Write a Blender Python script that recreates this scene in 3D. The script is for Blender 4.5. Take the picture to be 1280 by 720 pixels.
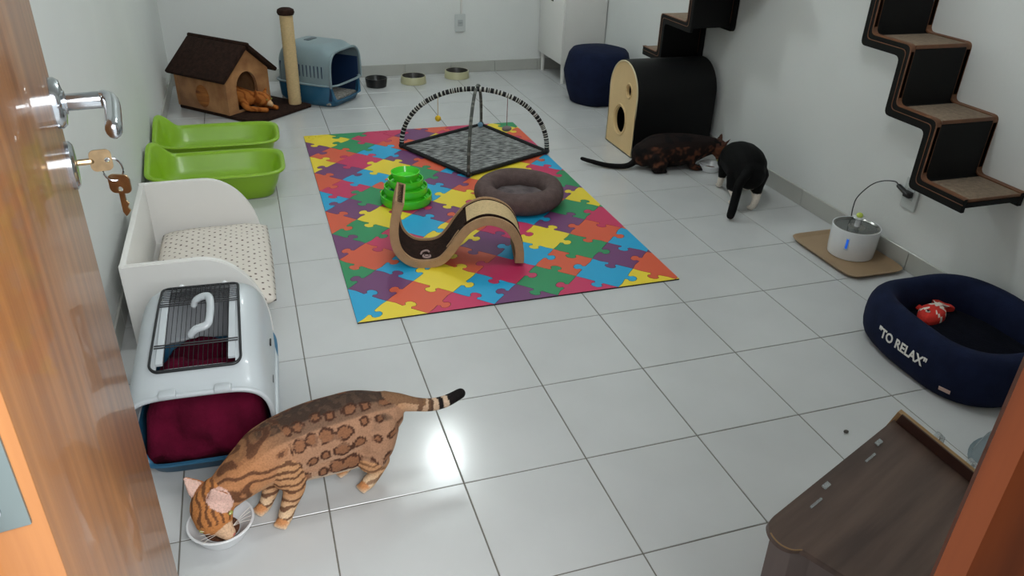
import bpy, bmesh, math, random
import numpy as np
from mathutils import Vector, Matrix, Euler, noise
random.seed(7)
PI = math.pi
for o in list(bpy.data.objects): bpy.data.objects.remove(o)
SC = bpy.context.scene
COL = SC.collection

# ---------------------------------------------------------------- camera
cam_d = bpy.data.cameras.new('camera'); cam = bpy.data.objects.new('camera', cam_d); COL.objects.link(cam)
cam_d.sensor_width = 36; cam_d.sensor_fit = 'HORIZONTAL'; cam_d.lens = 962.99/1280*36
cam_d.clip_start = .02; cam_d.clip_end = 60
cr = Vector((0.94951326, -0.31207598, 0.03214278)); cu = Vector((0.12543152, 0.47153798, 0.87287964)); cf = Vector((0.28756131, 0.82477907, -0.48687572))
cam.matrix_world = Matrix(((cr.x, cu.x, -cf.x, -0.0479), (cr.y, cu.y, -cf.y, -1.3919), (cr.z, cu.z, -cf.z, 1.3633), (0, 0, 0, 1)))
SC.camera = cam

# ---------------------------------------------------------------- world, light, exposure
SC.view_settings.view_transform = 'Standard'; SC.view_settings.look = 'None'; SC.view_settings.gamma = 1
SC.view_settings.use_curve_mapping = False; SC.view_settings.exposure = 0.45
wd = bpy.data.worlds.new('world'); SC.world = wd; wd.use_nodes = True
wd.node_tree.nodes['Background'].inputs[0].default_value = (.92, .97, 1, 1); wd.node_tree.nodes['Background'].inputs[1].default_value = 1.0

def area(name, loc, size, power, color, target, shape='RECTANGLE', size_y=None):
    l = bpy.data.lights.new(name, 'AREA'); l.shape = shape; l.size = size
    if size_y: l.size_y = size_y
    l.energy = power; l.color = color
    o = bpy.data.objects.new(name, l); COL.objects.link(o); o.location = loc
    o.rotation_euler = (Vector(target)-Vector(loc)).to_track_quat('-Z', 'Y').to_euler(); return o
HALL = area('hall_daylight', (.45, -2.45, 2.25), 1.3, 62, (.97, .99, 1), (.2, .6, .2), size_y=1.4)
LAMPS = [((.95, .75), 17, (.95, 1, .99)), ((.95, 2.8), 19, (.92, 1, .985))]

# ---------------------------------------------------------------- room numbers (metres)
T = .33
XL, XR, YB, YF = -.5425, 2.3034, 4.0527, -1.08
ZC = 2.6

# ---------------------------------------------------------------- helpers
def lin(c):
    return tuple(((v/255)/12.92 if v/255 <= .04045 else ((v/255+.055)/1.055)**2.4) for v in c)
MATS = {}
def mat(name, rgb, rough=.5, metal=0, var=0, vscale=6, bump=0, bscale=60, stretch=None, rgb2=None, coat=0, trans=0, alpha=1, emit=0, rand=0, spec=.5, sheen=0, detail=4):
    if name in MATS: return MATS[name]
    m = bpy.data.materials.new(name); m.use_nodes = True; nt = m.node_tree; N = nt.nodes; L = nt.links
    b = N['Principled BSDF']; c = lin(rgb)
    b.inputs['Base Color'].default_value = (*c, 1); b.inputs['Roughness'].default_value = rough
    b.inputs['Metallic'].default_value = metal; b.inputs['Coat Weight'].default_value = coat
    b.inputs['Transmission Weight'].default_value = trans; b.inputs['Alpha'].default_value = alpha
    b.inputs['Specular IOR Level'].default_value = spec; b.inputs['Sheen Weight'].default_value = sheen
    if emit:
        b.inputs['Emission Color'].default_value = (*c, 1); b.inputs['Emission Strength'].default_value = emit
    tc = N.new('ShaderNodeTexCoord'); mp = N.new('ShaderNodeMapping'); L.new(tc.outputs['Object'], mp.inputs[0])
    if stretch: mp.inputs['Scale'].default_value = stretch
    if var or rgb2:
        n = N.new('ShaderNodeTexNoise'); n.inputs['Scale'].default_value = vscale; n.inputs['Detail'].default_value = detail
        L.new(mp.outputs[0], n.inputs['Vector'])
        r = N.new('ShaderNodeValToRGB'); L.new(n.outputs['Fac'], r.inputs[0])
        r.color_ramp.elements[0].position = .34; r.color_ramp.elements[1].position = .66
        if rgb2: a, d = lin(rgb2), c
        else: a, d = tuple(v*(1-var) for v in c), tuple(min(1, v*(1+var)) for v in c)
        r.color_ramp.elements[0].color = (*a, 1); r.color_ramp.elements[1].color = (*d, 1)
        out = r.outputs[0]
        if rand:
            oi = N.new('ShaderNodeObjectInfo'); hs = N.new('ShaderNodeHueSaturation'); ma = N.new('ShaderNodeMath'); ma.operation = 'MULTIPLY_ADD'
            ma.inputs[1].default_value = rand*2; ma.inputs[2].default_value = 1-rand
            L.new(oi.outputs['Random'], ma.inputs[0]); L.new(ma.outputs[0], hs.inputs['Value']); L.new(out, hs.inputs['Color']); out = hs.outputs[0]
        L.new(out, b.inputs['Base Color'])
    if bump:
        n2 = N.new('ShaderNodeTexNoise'); n2.inputs['Scale'].default_value = bscale; n2.inputs['Detail'].default_value = 4
        L.new(mp.outputs[0], n2.inputs['Vector'])
        bp = N.new('ShaderNodeBump'); bp.inputs['Strength'].default_value = bump; bp.inputs['Distance'].default_value = .01
        L.new(n2.outputs['Fac'], bp.inputs['Height']); L.new(bp.outputs[0], b.inputs['Normal'])
    MATS[name] = m; return m

def fur_mat(name, rough=.75):
    m = bpy.data.materials.new(name); m.use_nodes = True; N = m.node_tree.nodes; L = m.node_tree.links; b = N['Principled BSDF']
    b.inputs['Roughness'].default_value = rough; b.inputs['Specular IOR Level'].default_value = .15
    a = N.new('ShaderNodeAttribute'); a.attribute_name = 'coat'
    tc = N.new('ShaderNodeTexCoord'); n = N.new('ShaderNodeTexNoise'); n.inputs['Scale'].default_value = 260; n.inputs['Detail'].default_value = 3
    L.new(tc.outputs['Object'], n.inputs['Vector'])
    mx = N.new('ShaderNodeMix'); mx.data_type = 'RGBA'; mx.blend_type = 'MULTIPLY'; mx.inputs[0].default_value = .45
    L.new(a.outputs['Color'], mx.inputs[6]); r = N.new('ShaderNodeValToRGB'); r.color_ramp.elements[0].position = .3; r.color_ramp.elements[1].position = .6
    r.color_ramp.elements[0].color = (.45, .45, .45, 1); L.new(n.outputs['Fac'], r.inputs[0]); L.new(r.outputs[0], mx.inputs[7]); L.new(mx.outputs[2], b.inputs['Base Color'])
    bp = N.new('ShaderNodeBump'); bp.inputs['Strength'].default_value = .5; bp.inputs['Distance'].default_value = .004
    L.new(n.outputs['Fac'], bp.inputs['Height']); L.new(bp.outputs[0], b.inputs['Normal']); return m

W = {}
def thing(name, label, cat, loc=(0, 0, 0), rotz=0, group=None):
    o = bpy.data.objects.new(name, None); COL.objects.link(o); o.location = loc; o.rotation_euler = (0, 0, rotz)
    o.empty_display_size = .05
    W[o] = Matrix.Translation(loc) @ Matrix.Rotation(rotz, 4, 'Z')
    o['label'] = label; o['category'] = cat
    if group: o['group'] = group
    return o
def tag(o, label, cat, group=None):
    o['label'] = label; o['category'] = cat
    if group: o['group'] = group
    return o
def struct(o): o['kind'] = 'structure'; return o
def obj(name, bm, m, parent=None, smooth=True, world=False, label=None, origin=None, ang=40):
    """link a bmesh (or mesh) as one object; coordinates are those of the parent thing (or world)"""
    if isinstance(bm, bpy.types.Mesh): me = bm
    else:
        bmesh.ops.recalc_face_normals(bm, faces=bm.faces)
        me = bpy.data.meshes.new(name); bm.to_mesh(me); bm.free()
    ms = m if isinstance(m, (list, tuple)) else [m]
    if not me.materials:
        for q in ms: me.materials.append(q)
    if smooth:
        for p in me.polygons: p.use_smooth = True
        if ang < 180:
            try: me.set_sharp_from_angle(angle=math.radians(ang))
            except Exception: pass
    o = bpy.data.objects.new(name, me); COL.objects.link(o)
    if parent is not None:
        o.parent = parent
        PW = W.get(parent, Matrix.Identity(4))
        if world: me.transform(PW.inverted())
        W[o] = PW.copy()
    elif origin is not None:
        me.transform(Matrix.Translation(-Vector(origin))); o.location = origin
        W[o] = Matrix.Translation(origin)
    else: W[o] = Matrix.Identity(4)
    if label: o['label'] = label
    return o
def NB(): return bmesh.new()
def box(bm, x0, x1, y0, y1, z0, z1, bev=0, seg=2, M=None):
    r = bmesh.ops.create_cube(bm, size=1); v = r['verts']
    bmesh.ops.scale(bm, vec=(x1-x0, y1-y0, z1-z0), verts=v); bmesh.ops.translate(bm, vec=((x0+x1)/2, (y0+y1)/2, (z0+z1)/2), verts=v)
    if bev:
        es = list({e for q in v for e in q.link_edges})
        rr = bmesh.ops.bevel(bm, geom=es, offset=bev, segments=seg, affect='EDGES', profile=.5); v = list({q for f in rr['faces'] for q in f.verts} | {q for q in v if q.is_valid})
    if M is not None: bmesh.ops.transform(bm, matrix=M, verts=v)
    return bm
def ring_loft(bm, rings, close=True, cap0=True, cap1=True, mi=None):
    vs = [[bm.verts.new(p) for p in r] for r in rings]; n = len(rings[0])
    for i in range(len(rings)-1):
        for j in range(n if close else n-1):
            k = (j+1) % n
            f = bm.faces.new((vs[i][j], vs[i][k], vs[i+1][k], vs[i+1][j]))
            if mi: f.material_index = mi(i, j)
    if cap0: bm.faces.new(vs[0][::-1])
    if cap1: bm.faces.new(vs[-1])
    return vs
def lathe(bm, prof, seg=32, c=(0, 0, 0), cap0=True, cap1=True, sx=1, sy=1):
    return ring_loft(bm, [[(c[0]+r*sx*math.cos(2*PI*j/seg), c[1]+r*sy*math.sin(2*PI*j/seg), c[2]+z) for j in range(seg)] for r, z in prof], cap0=cap0, cap1=cap1)
def frames(pts):
    P = [Vector(p) for p in pts]; T_ = []
    for i in range(len(P)):
        a = P[max(i-1, 0)]; b = P[min(i+1, len(P)-1)]; T_.append((b-a).normalized())
    up = Vector((0, 0, 1)) if abs(T_[0].z) < .9 else Vector((0, 1, 0))
    n = T_[0].cross(up).normalized(); out = []
    for i, t in enumerate(T_):
        n = (n - t*n.dot(t)).normalized(); out.append((P[i], t, n, t.cross(n)))
    return out
def tube(bm, pts, r, seg=10, mi=None, closed=False, dome=True, flat=1):
    R = r if isinstance(r, (list, tuple)) else [r]*len(pts)
    if closed:
        P = [Vector(p) for p in pts]; n = len(P); rings = []
        for i in range(n):
            t = (P[(i+1) % n]-P[i-1]).normalized(); a = t.cross(Vector((0, 0, 1)))
            a = a.normalized() if a.length > 1e-4 else Vector((1, 0, 0)); b = a.cross(t)
            rings.append([P[i]+R[i]*(math.cos(2*PI*j/seg)*a+math.sin(2*PI*j/seg)*flat*b) for j in range(seg)])
        rings.append(rings[0])
        vs = [[bm.verts.new(p) for p in q] for q in rings[:-1]]
        for i in range(n):
            for j in range(seg):
                k = (j+1) % seg; f = bm.faces.new((vs[i][j], vs[i][k], vs[(i+1) % n][k], vs[(i+1) % n][j]))
                if mi: f.material_index = mi(i, j)
        return
    F = frames(pts); rings = []; idx = []
    def rg(p, n, b, rr): return [p+rr*(math.cos(2*PI*j/seg)*n+math.sin(2*PI*j/seg)*flat*b) for j in range(seg)]
    if dome:
        for a in (80, 55, 28):
            a = math.radians(a); p, t, n, b = F[0]; rings.append(rg(p-t*R[0]*math.sin(a), n, b, R[0]*math.cos(a)))
    for (p, t, n, b), rr in zip(F, R): rings.append(rg(p, n, b, rr))
    if dome:
        for a in (28, 55, 80):
            a = math.radians(a); p, t, n, b = F[-1]; rings.append(rg(p+t*R[-1]*math.sin(a), n, b, R[-1]*math.cos(a)))
    ring_loft(bm, rings, mi=mi)
def spline(pts, n=8):
    P = [Vector(p) for p in pts]; out = []
    for i in range(len(P)-1):
        p0 = P[max(i-1, 0)]; p1 = P[i]; p2 = P[i+1]; p3 = P[min(i+2, len(P)-1)]
        for k in range(n):
            t = k/n
            out.append(.5*((2*p1)+(p2-p0)*t+(2*p0-5*p1+4*p2-p3)*t*t+(3*p1-p0-3*p2+p3)*t**3))
    out.append(P[-1]); return out
def rsp(vals, n=8):
    return [v[0] for v in spline([(a, 0, 0) for a in vals], n)]
def ball(bm, c, r, seg=16, sc=(1, 1, 1), M=None):
    q = bmesh.ops.create_uvsphere(bm, u_segments=seg, v_segments=max(6, seg*2//3), radius=r)['verts']
    bmesh.ops.scale(bm, vec=sc, verts=q)
    if M is not None: bmesh.ops.transform(bm, matrix=M, verts=q)
    bmesh.ops.translate(bm, vec=c, verts=q)
def prism(bm, poly, d, axis='z', at=0, bev=0, M=None):
    """extrude a 2-D polygon; axis gives the extrusion direction"""
    def v3(a, b, h): return {'z': (a, b, h), 'y': (a, h, b), 'x': (h, a, b)}[axis]
    v0 = [bm.verts.new(v3(a, b, at)) for a, b in poly]; v1 = [bm.verts.new(v3(a, b, at+d)) for a, b in poly]; n = len(poly)
    f0 = bm.faces.new(v0[::-1]); f1 = bm.faces.new(v1)
    for i in range(n): bm.faces.new((v0[i], v0[(i+1) % n], v1[(i+1) % n], v1[i]))
    vs = v0+v1
    if bev:
        bmesh.ops.recalc_face_normals(bm, faces=bm.faces)
        es = [e for e in list(f0.edges)+list(f1.edges)]
        rr = bmesh.ops.bevel(bm, geom=es, offset=bev, segments=2, affect='EDGES'); vs = list({q for f in rr['faces'] for q in f.verts} | {q for q in vs if q.is_valid})
    if M is not None: bmesh.ops.transform(bm, matrix=M, verts=vs)
    return vs
def holed(bm, outer, holes, d, axis='z', at=0):
    def v3(a, b, h): return {'z': (a, b, h), 'y': (a, h, b), 'x': (h, a, b)}[axis]
    loops = [outer]+holes; es = []
    L0 = []
    for lp in loops:
        vs = [bm.verts.new(v3(a, b, at)) for a, b in lp]; L0.append(vs)
        for i in range(len(vs)): es.append(bm.edges.new((vs[i], vs[(i+1) % len(vs)])))
    g = bmesh.ops.triangle_fill(bm, edges=es, use_beauty=True)
    fs = [f for f in g['geom'] if isinstance(f, bmesh.types.BMFace)]
    ex = bmesh.ops.extrude_face_region(bm, geom=fs)
    nv = [v for v in ex['geom'] if isinstance(v, bmesh.types.BMVert)]
    off = Vector(v3(0, 0, d)) ; bmesh.ops.translate(bm, vec=off, verts=nv)
    # original faces stay as the other side
def superell(a, b, n, k=48, c=(0, 0)):
    out = []
    for i in range(k):
        t = 2*PI*i/k; co, si = math.cos(t), math.sin(t)
        out.append((c[0]+a*math.copysign(abs(co)**(2/n), co), c[1]+b*math.copysign(abs(si)**(2/n), si)))
    return out
def rrect(x0, x1, y0, y1, r, k=6):
    out = []
    for cx, cy, a0 in ((x1-r, y1-r, 0), (x0+r, y1-r, 90), (x0+r, y0+r, 180), (x1-r, y0+r, 270)):
        for i in range(k+1):
            a = math.radians(a0+90*i/k); out.append((cx+r*math.cos(a), cy+r*math.sin(a)))
    return out
def ss(a, b, x):
    t = max(0, min(1, (x-a)/(b-a))); return t*t*(3-2*t)

# ---------------------------------------------------------------- materials
M_wall = mat('wall_paint', (217, 219, 217), .75, var=.03, vscale=1.5, bump=.06, bscale=90)
M_ceil = mat('ceiling_paint', (222, 224, 222), .9)
M_grout = mat('grout', (112, 108, 100), .9, var=.12, vscale=30)
M_tile = mat('ceramic_tile', (194, 195, 195), .16, var=.025, vscale=5, bump=.012, bscale=14, rand=.012)
M_base = mat('baseboard_tile', (176, 176, 170), .25, var=.03, vscale=6, rand=.02)
M_white = mat('white_laminate', (226, 224, 220), .4, var=.01)
M_door = mat('varnished_door_wood', (172, 114, 62), .35, rgb2=(136, 84, 44), vscale=9, stretch=(4, 4, .22), bump=.03, bscale=40, detail=6, coat=.2)
M_jamb = mat('varnished_jamb_wood', (104, 50, 20), .6, rgb2=(76, 34, 12), vscale=6, stretch=(5, 5, .35), detail=6, spec=.2)
M_chrome = mat('chrome', (190, 195, 200), .18, 1)
M_brass = mat('worn_brass', (180, 155, 120), .35, 1, var=.2, vscale=60)
M_steelplate = mat('brushed_plate', (128, 140, 140), .4, .7, var=.05)
M_green = mat('green_plastic', (136, 178, 36), .32, var=.02, coat=.1)
M_brown = mat('dark_brown_plush', (44, 27, 20), .95, var=.35, vscale=50, bump=.5, bscale=180, spec=.2)
M_tan = mat('tan_plush', (176, 126, 78), .95, rgb2=(140, 92, 52), vscale=11, bump=.4, bscale=160, sheen=.15)
M_sisal = mat('sisal', (206, 178, 132), .9, var=.08, vscale=80, bump=.4, bscale=200, stretch=(1, 1, 3))
M_blue = mat('blue_plastic', (44, 98, 130), .35, var=.05)
M_navyin = mat('dark_blue_plastic', (20, 44, 78), .4)
M_silver = mat('silver_grey_plastic', (186, 192, 196), .33, var=.02, coat=.15)
M_greydome = mat('grey_dome_plastic', (128, 146, 152), .35, var=.04)
M_black = mat('black_plastic', (18, 18, 20), .35)
M_wire = mat('black_wire', (34, 36, 38), .4, .3)
M_maroon = mat('maroon_fleece', (88, 10, 38), .97, spec=.15, var=.22, vscale=14, bump=.3, bscale=120, sheen=.0)
M_cream = mat('cream_ceramic', (186, 182, 146), .35)
M_whitecer = mat('white_ceramic', (226, 228, 230), .2)
M_navy = mat('navy_fabric', (20, 28, 54), .95, spec=.2, var=.15, vscale=20, bump=.25, bscale=260)
M_navydark = mat('navy_plush', (10, 12, 22), .98, spec=.1, var=.2, vscale=26, bump=.4, bscale=150)
M_ply = mat('birch_plywood', (222, 190, 138), .5, var=.05, vscale=8, stretch=(1, 1, .4))
M_blackshell = mat('black_laminate', (7, 7, 8), .55, spec=.25, bump=.02, bscale=80)
M_inside = mat('dark_interior', (58, 30, 20), .8)
M_edge = mat('plywood_edge', (112, 72, 46), .55, var=.2, vscale=20)
M_blackply = mat('black_board', (9, 9, 9), .6, spec=.22)
M_carpet = mat('beige_carpet', (134, 116, 98), .98, var=.15, vscale=70, bump=.6, bscale=240)
M_greybed = mat('taupe_grey_fabric', (98, 82, 80), .97, spec=.2, var=.12, vscale=40, bump=.35, bscale=200)
M_greybedin = mat('taupe_plush', (98, 88, 90), .98, var=.3, vscale=22, bump=.6, bscale=130)
M_neon = mat('bright_green_plastic', (78, 212, 44), .25, coat=.3)
M_tealball = mat('dark_teal_plastic', (14, 84, 84), .3)
M_traywood = mat('beige_tray', (156, 130, 100), .5, var=.08, vscale=6)
M_waternotes = mat('water', (200, 214, 214), .06, trans=.85)
M_steel = mat('stainless_steel', (150, 150, 146), .22, 1, var=.15, vscale=30)
M_blueglow = mat('blue_window', (30, 96, 214), .2, emit=.35)
M_walnut = mat('walnut_laminate', (100, 80, 70), .45, rgb2=(72, 56, 50), vscale=5, stretch=(.5, 6, 3), detail=6)
M_lip = mat('tan_board_edge', (150, 118, 76), .5, var=.08)
M_clear = mat('clear_plastic', (232, 238, 240), .12, trans=.75)
M_greyplastic = mat('grey_translucent_plastic', (150, 164, 170), .25, trans=.45)
M_cable = mat('dark_cable', (36, 38, 40), .5)
M_outlet = mat('outlet_plastic', (196, 200, 198), .4)
M_red = mat('red_plush', (206, 44, 34), .9, var=.12, vscale=30, bump=.3, bscale=200)
M_whitefab = mat('white_plush', (226, 216, 204), .95)
M_matbase = mat('mat_dark_edge', (40, 26, 30), .6)
M_litter = mat('clay_litter', (150, 146, 140), .95, var=.35, vscale=90, bump=.8, bscale=160)
M_food = mat('kibble_brown', (96, 58, 36), .9, var=.4, vscale=120, bump=.8, bscale=160)

# ---------------------------------------------------------------- the room
def slab(name, x0, x1, y0, y1, z0, z1, m): return struct(obj(name, box(NB(), x0, x1, y0, y1, z0, z1), m, smooth=False))
floor = slab('floor', XL-.1, XR+.1, -2.6, YB+.1, -.08, -.0018, M_grout)
g = .0016
cache = {}
xs = [XL] + [i*T for i in range(-1, 7)] + [XR]
ys = [-2.6] + [j*T for j in range(-7, 13)] + [YB]
for i in range(len(xs)-1):
    for j in range(len(ys)-1):
        w, d = xs[i+1]-xs[i]-2*g, ys[j+1]-ys[j]-2*g
        if w < .01 or d < .01: continue
        k = (round(w, 3), round(d, 3))
        if k not in cache:
            bm = box(NB(), -w/2, w/2, -d/2, d/2, -.0075, 0, bev=.0012, seg=1); me = bpy.data.meshes.new('tile'); bm.to_mesh(me); bm.free(); me.materials.append(M_tile); cache[k] = me
        o = bpy.data.objects.new('tile', cache[k]); COL.objects.link(o); o.parent = floor; o.location = ((xs[i]+xs[i+1])/2, (ys[j]+ys[j+1])/2, 0)
slab('wall_left', XL-.12, XL, YF-.14, YB+.12, 0, ZC, M_wall)
slab('wall_right', XR, XR+.12, YF-.14, YB+.12, 0, ZC, M_wall)
slab('wall_back', XL, XR, YB, YB+.12, 0, ZC, M_wall)
slab('ceiling', XL-.12, XR+.12, YF-.14, YB+.12, ZC, ZC+.1, M_ceil)
bm = NB(); box(bm, XL, -.245, YF-.14, YF-.02, 0, ZC); box(bm, .52, XR, YF-.14, YF-.02, 0, ZC); box(bm, -.245, .52, YF-.14, YF-.02, 2.14, ZC)
struct(obj('wall_front', bm, M_wall, smooth=False))
# skirting: one ceramic strip per floor tile
def skirt(name, spans, mk):
    root = None
    for k, (a, b) in enumerate(spans):
        bm = mk(a+g*.6, b-g*.6)
        if root is None:
            root = bpy.data.objects.new(name, None); COL.objects.link(root); root['kind'] = 'structure'; W[root] = Matrix.Identity(4)
        obj('skirting_tile', bm, M_base, root, smooth=False)
HB = .078
sx = [(max(XL, i*T), min(XR, (i+1)*T)) for i in range(-2, 7)]
sy = [(max(YF, j*T), min(YB, (j+1)*T)) for j in range(-4, 13)]
skirt('baseboard_back', [s for s in sx if s[1]-s[0] > .02], lambda a, b: box(NB(), a, b, YB-.009, YB+.0, 0.0005, HB, bev=.0015, seg=1))
skirt('baseboard_left', sy, lambda a, b: box(NB(), XL-.0, XL+.009, a, b, 0.0005, HB, bev=.0015, seg=1))
skirt('baseboard_right', sy, lambda a, b: box(NB(), XR-.009, XR+.0, a, b, 0.0005, HB, bev=.0015, seg=1))

# door frame: right jamb with its rebate, left jamb, head
fr = bpy.data.objects.new('trim_1', None); COL.objects.link(fr); fr['kind'] = 'structure'; W[fr] = Matrix.Identity(4)
bm = NB(); prism(bm, [(.461, -1.072), (.475, -1.088), (.475, -1.215), (.521, -1.215), (.521, -1.06), (.475, -1.06)], 2.10, 'z', 0, bev=.0015)
obj('jamb', bm, M_jamb, fr)
bm = NB(); prism(bm, [(.521, -1.06), (.60, -1.06), (.60, -1.098), (.521, -1.098)], 2.18, 'z', 0, bev=.003); obj('architrave', bm, M_jamb, fr)
bm = NB(); prism(bm, [(-.243, -1.215), (-.21, -1.215), (-.21, -1.105), (-.243, -1.105)], 2.10, 'z', 0, bev=.0015); obj('jamb', bm, M_jamb, fr)
bm = NB(); box(bm, -.243, .521, -1.215, -1.06, 2.10, 2.14, bev=.002); obj('lintel', bm, M_jamb, fr)

# the open door: leaf, hinge leaf, lever, escutcheon, key ring
A = Vector((-.159, -1.092)); B = Vector((-.250, -.464)); dd = (B-A).normalized(); dn = Vector((-dd.y, dd.x))   # dn points to the left (away from the opening)
if dn.x > 0: dn = -dn
door = bpy.data.objects.new('door_1', None); COL.objects.link(door); door['kind'] = 'structure'
MD = Matrix(((dd.x, -dn.x, 0, A.x), (dd.y, -dn.y, 0, A.y), (0, 0, 1, 0), (0, 0, 0, 1)))   # local: x along the leaf, y out of the visible face, z up
door.matrix_world = MD; W[door] = MD
LD = (B-A).length
obj('leaf', box(NB(), 0, LD, -.035, 0, .008, 2.085, bev=.0012), M_door, door)
hg = obj('hinge', box(NB(), -.0022, .0005, -.031, -.0055, 1.100, 1.185, bev=.0008), M_steelplate, door, label='grey steel hinge leaf')
for z in (1.112, 1.140, 1.170):
    bm = NB(); lathe(bm, [(.0042, 0), (.004, .001), (.0022, .0018), (0.0003, .0018)], 14); bmesh.ops.transform(bm, matrix=Matrix.Translation((-.0022, -.0185 if z != 1.14 else -.025, z)) @ Matrix.Rotation(-PI/2, 4, 'Y'), verts=bm.verts)
    obj('screw', bm, M_chrome, hg)
zh = 1.128; xh = LD-.045
bm = NB(); lathe(bm, [(.026, 0), (.026, .005), (.023, .009), (.012, .011), (.012, .012)], 28); bmesh.ops.transform(bm, matrix=Matrix.Translation((LD-.038, 0, zh)) @ Matrix.Rotation(-PI/2, 4, 'X'), verts=bm.verts)
bmesh.ops.transform(bm, matrix=Matrix.Identity(4), verts=bm.verts); rose = obj('handle_rose', bm, M_chrome, door)
bm = NB(); tube(bm, [(LD-.038, .008, zh), (LD-.038, .046, zh)], .0088, 16); tube(bm, spline([(LD-.038, .046, zh), (LD-.048, .053, zh), (LD-.075, .054, zh-.001), (LD-.135, .052, zh-.004)], 5), .0078, 14, flat=1.25)
obj('lever', bm, M_chrome, rose)
bm = NB(); lathe(bm, [(.026, 0), (.026, .004), (.022, .007), (.0002, .007)], 28); bmesh.ops.transform(bm, matrix=Matrix.Translation((LD-.036, 0, zh-.068)) @ Matrix.Rotation(-PI/2, 4, 'X'), verts=bm.verts)
esc = obj('escutcheon', bm, M_chrome, door)
# keys are their own thing, held by the lock
kc = MD @ Vector((LD-.036, .008, zh-.066))
keys = thing('key_ring', 'two worn brass keys on a ring hanging from the lock of the open wooden door', 'keys', kc, math.atan2(dd.y, dd.x))
# local of keys: x along the leaf, y out is -(dn)
s = -1 if (Matrix.Rotation(-math.atan2(dd.y, dd.x), 4, 'Z') @ Vector((-dn.x, -dn.y, 0))).y < 0 else 1
def kbox(bm, *a, **k): return box(bm, *a, **k)
def key_bow(bm, M):
    holed(bm, rrect(-.012, .012, 0, .022, .006), [[(.003*math.cos(t*PI/5), .017+.003*math.sin(t*PI/5)) for t in range(10)]], .0022, 'z', -.0011)
    bmesh.ops.transform(bm, matrix=M, verts=bm.verts)
bm = NB(); key_bow(bm, Matrix.Translation((0, s*.012, 0)) @ Matrix.Rotation(0 if s > 0 else PI, 4, 'Z') @ Matrix.Rotation(math.radians(90), 4, 'Y'))
kk = obj('key', bm, M_brass, keys)
bm = NB(); tube(bm, [(0, s*.001, 0), (0, s*.013, 0)], .0036, 8); obj('key_shank', bm, M_brass, kk)
bm = NB(); tube(bm, [(0, s*(.0325+.0*1)+.010*math.cos(t)*s, -.012+.013*math.sin(t)) for t in [2*PI*i/20 for i in range(20)]], .0011, 6, closed=True); obj('ring', bm, M_chrome, keys)
KT = Matrix.Translation((0, s*.036, -.018)) @ Matrix.Rotation(math.radians(62), 4, 'Z')
bm = NB(); key_bow(bm, KT @ Matrix.Rotation(math.radians(-90), 4, 'X'))
k2 = obj('key', bm, M_brass, keys)
bm = NB(); prism(bm, [(-.003, 0), (.003, 0), (.003, -.024), (0, -.029), (-.003, -.026), (-.006, -.022), (-.0035, -.018), (-.006, -.013), (-.003, -.010)], .002, 'y', -.001); bmesh.ops.transform(bm, matrix=KT @ Matrix.Translation((0, 0, -.021)), verts=bm.verts); obj('key_blade', bm, M_brass, k2)

# ceiling lamps (above the frame)
for i, ((lx, ly), pw, col) in enumerate(LAMPS):
    t = thing('ceiling_lamp', ['round white ceiling lamp nearer the doorway', 'round white ceiling lamp nearer the back wall'][i], 'lamp', (lx, ly, ZC), 0, 'ceiling lamps')
    bm = NB(); lathe(bm, [(.15, 0), (.155, -.03), (.145, -.045)], 40, cap1=False); obj('lamp_housing', bm, M_white, t)
    bm = NB(); lathe(bm, [(.143, -.028), (.13, -.05), (.08, -.06), (.002, -.062)], 40); obj('diffuser', bm, mat('lit_diffuser', (235, 245, 250), .5, emit=3), t)
    l = bpy.data.lights.new('lamp_light', 'POINT'); l.shadow_soft_size = .11; l.energy = pw; l.color = col
    lo = bpy.data.objects.new('lamp_light', l); COL.objects.link(lo); lo.location = (lx, ly, ZC-.19)

# ---------------------------------------------------------------- puzzle play mat
h = .1185; MX0, MY0, MW, ML = .185, .815, 1.2, 2.0
pm = thing('puzzle_mat', 'large play mat printed with multicoloured interlocking puzzle pieces on the tiled floor', 'mat', (MX0, MY0, 0))
obj('backing', box(NB(), 0, MW, 0, ML, .0005, .0045), M_matbase, pm, smooth=False)
PC = dict(Y=(232, 206, 48), B=(22, 160, 208), O=(214, 88, 56), M=(196, 44, 92), G=(38, 140, 88), P=(112, 58, 108))
PM = {k: mat('mat_print_'+n, PC[k], .5) for k, n in dict(Y='yellow', B='blue', O='orange', M='pink', G='green', P='purple').items()}
ROWS = ['YMPMY', 'BOBGBO', 'PYMOP', 'GBOBGB', 'OYPYO', 'PMYMPM', 'GBOBG', 'OYPMOY', 'PMYGP', 'BGBOMG', 'MOPYM', 'OBGBYB', 'PYOPO', 'YMPGMM', 'OBOPM', 'PGOYPO', 'YMPMY', 'YGMOMG', 'OBPBO']
S2 = h*math.sqrt(2)  # piece side
def knob_edge(a, b, sgn, rs):
    """points from a to b (a included, b not) with one jigsaw knob on side sgn"""
    a, b = Vector(a), Vector(b); t = (b-a); L = t.length; t.normalize(); n = Vector((t.y, -t.x))*sgn
    off = rs.uniform(-.06, .06)*L; c = L/2+off
    q = [(0, 0), (.2*L, rs.uniform(-.02, .03)*L), (c-.10*L, .0), (c-.075*L, .06*L), (c-.13*L, .12*L), (c-.115*L, .19*L), (c-.05*L, .235*L), (c+.05*L, .235*L), (c+.115*L, .19*L), (c+.13*L, .12*L), (c+.075*L, .06*L), (c+.10*L, 0), (.82*L, rs.uniform(-.03, .02)*L)]
    return [a+t*u+n*v for u, v in q]
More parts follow.
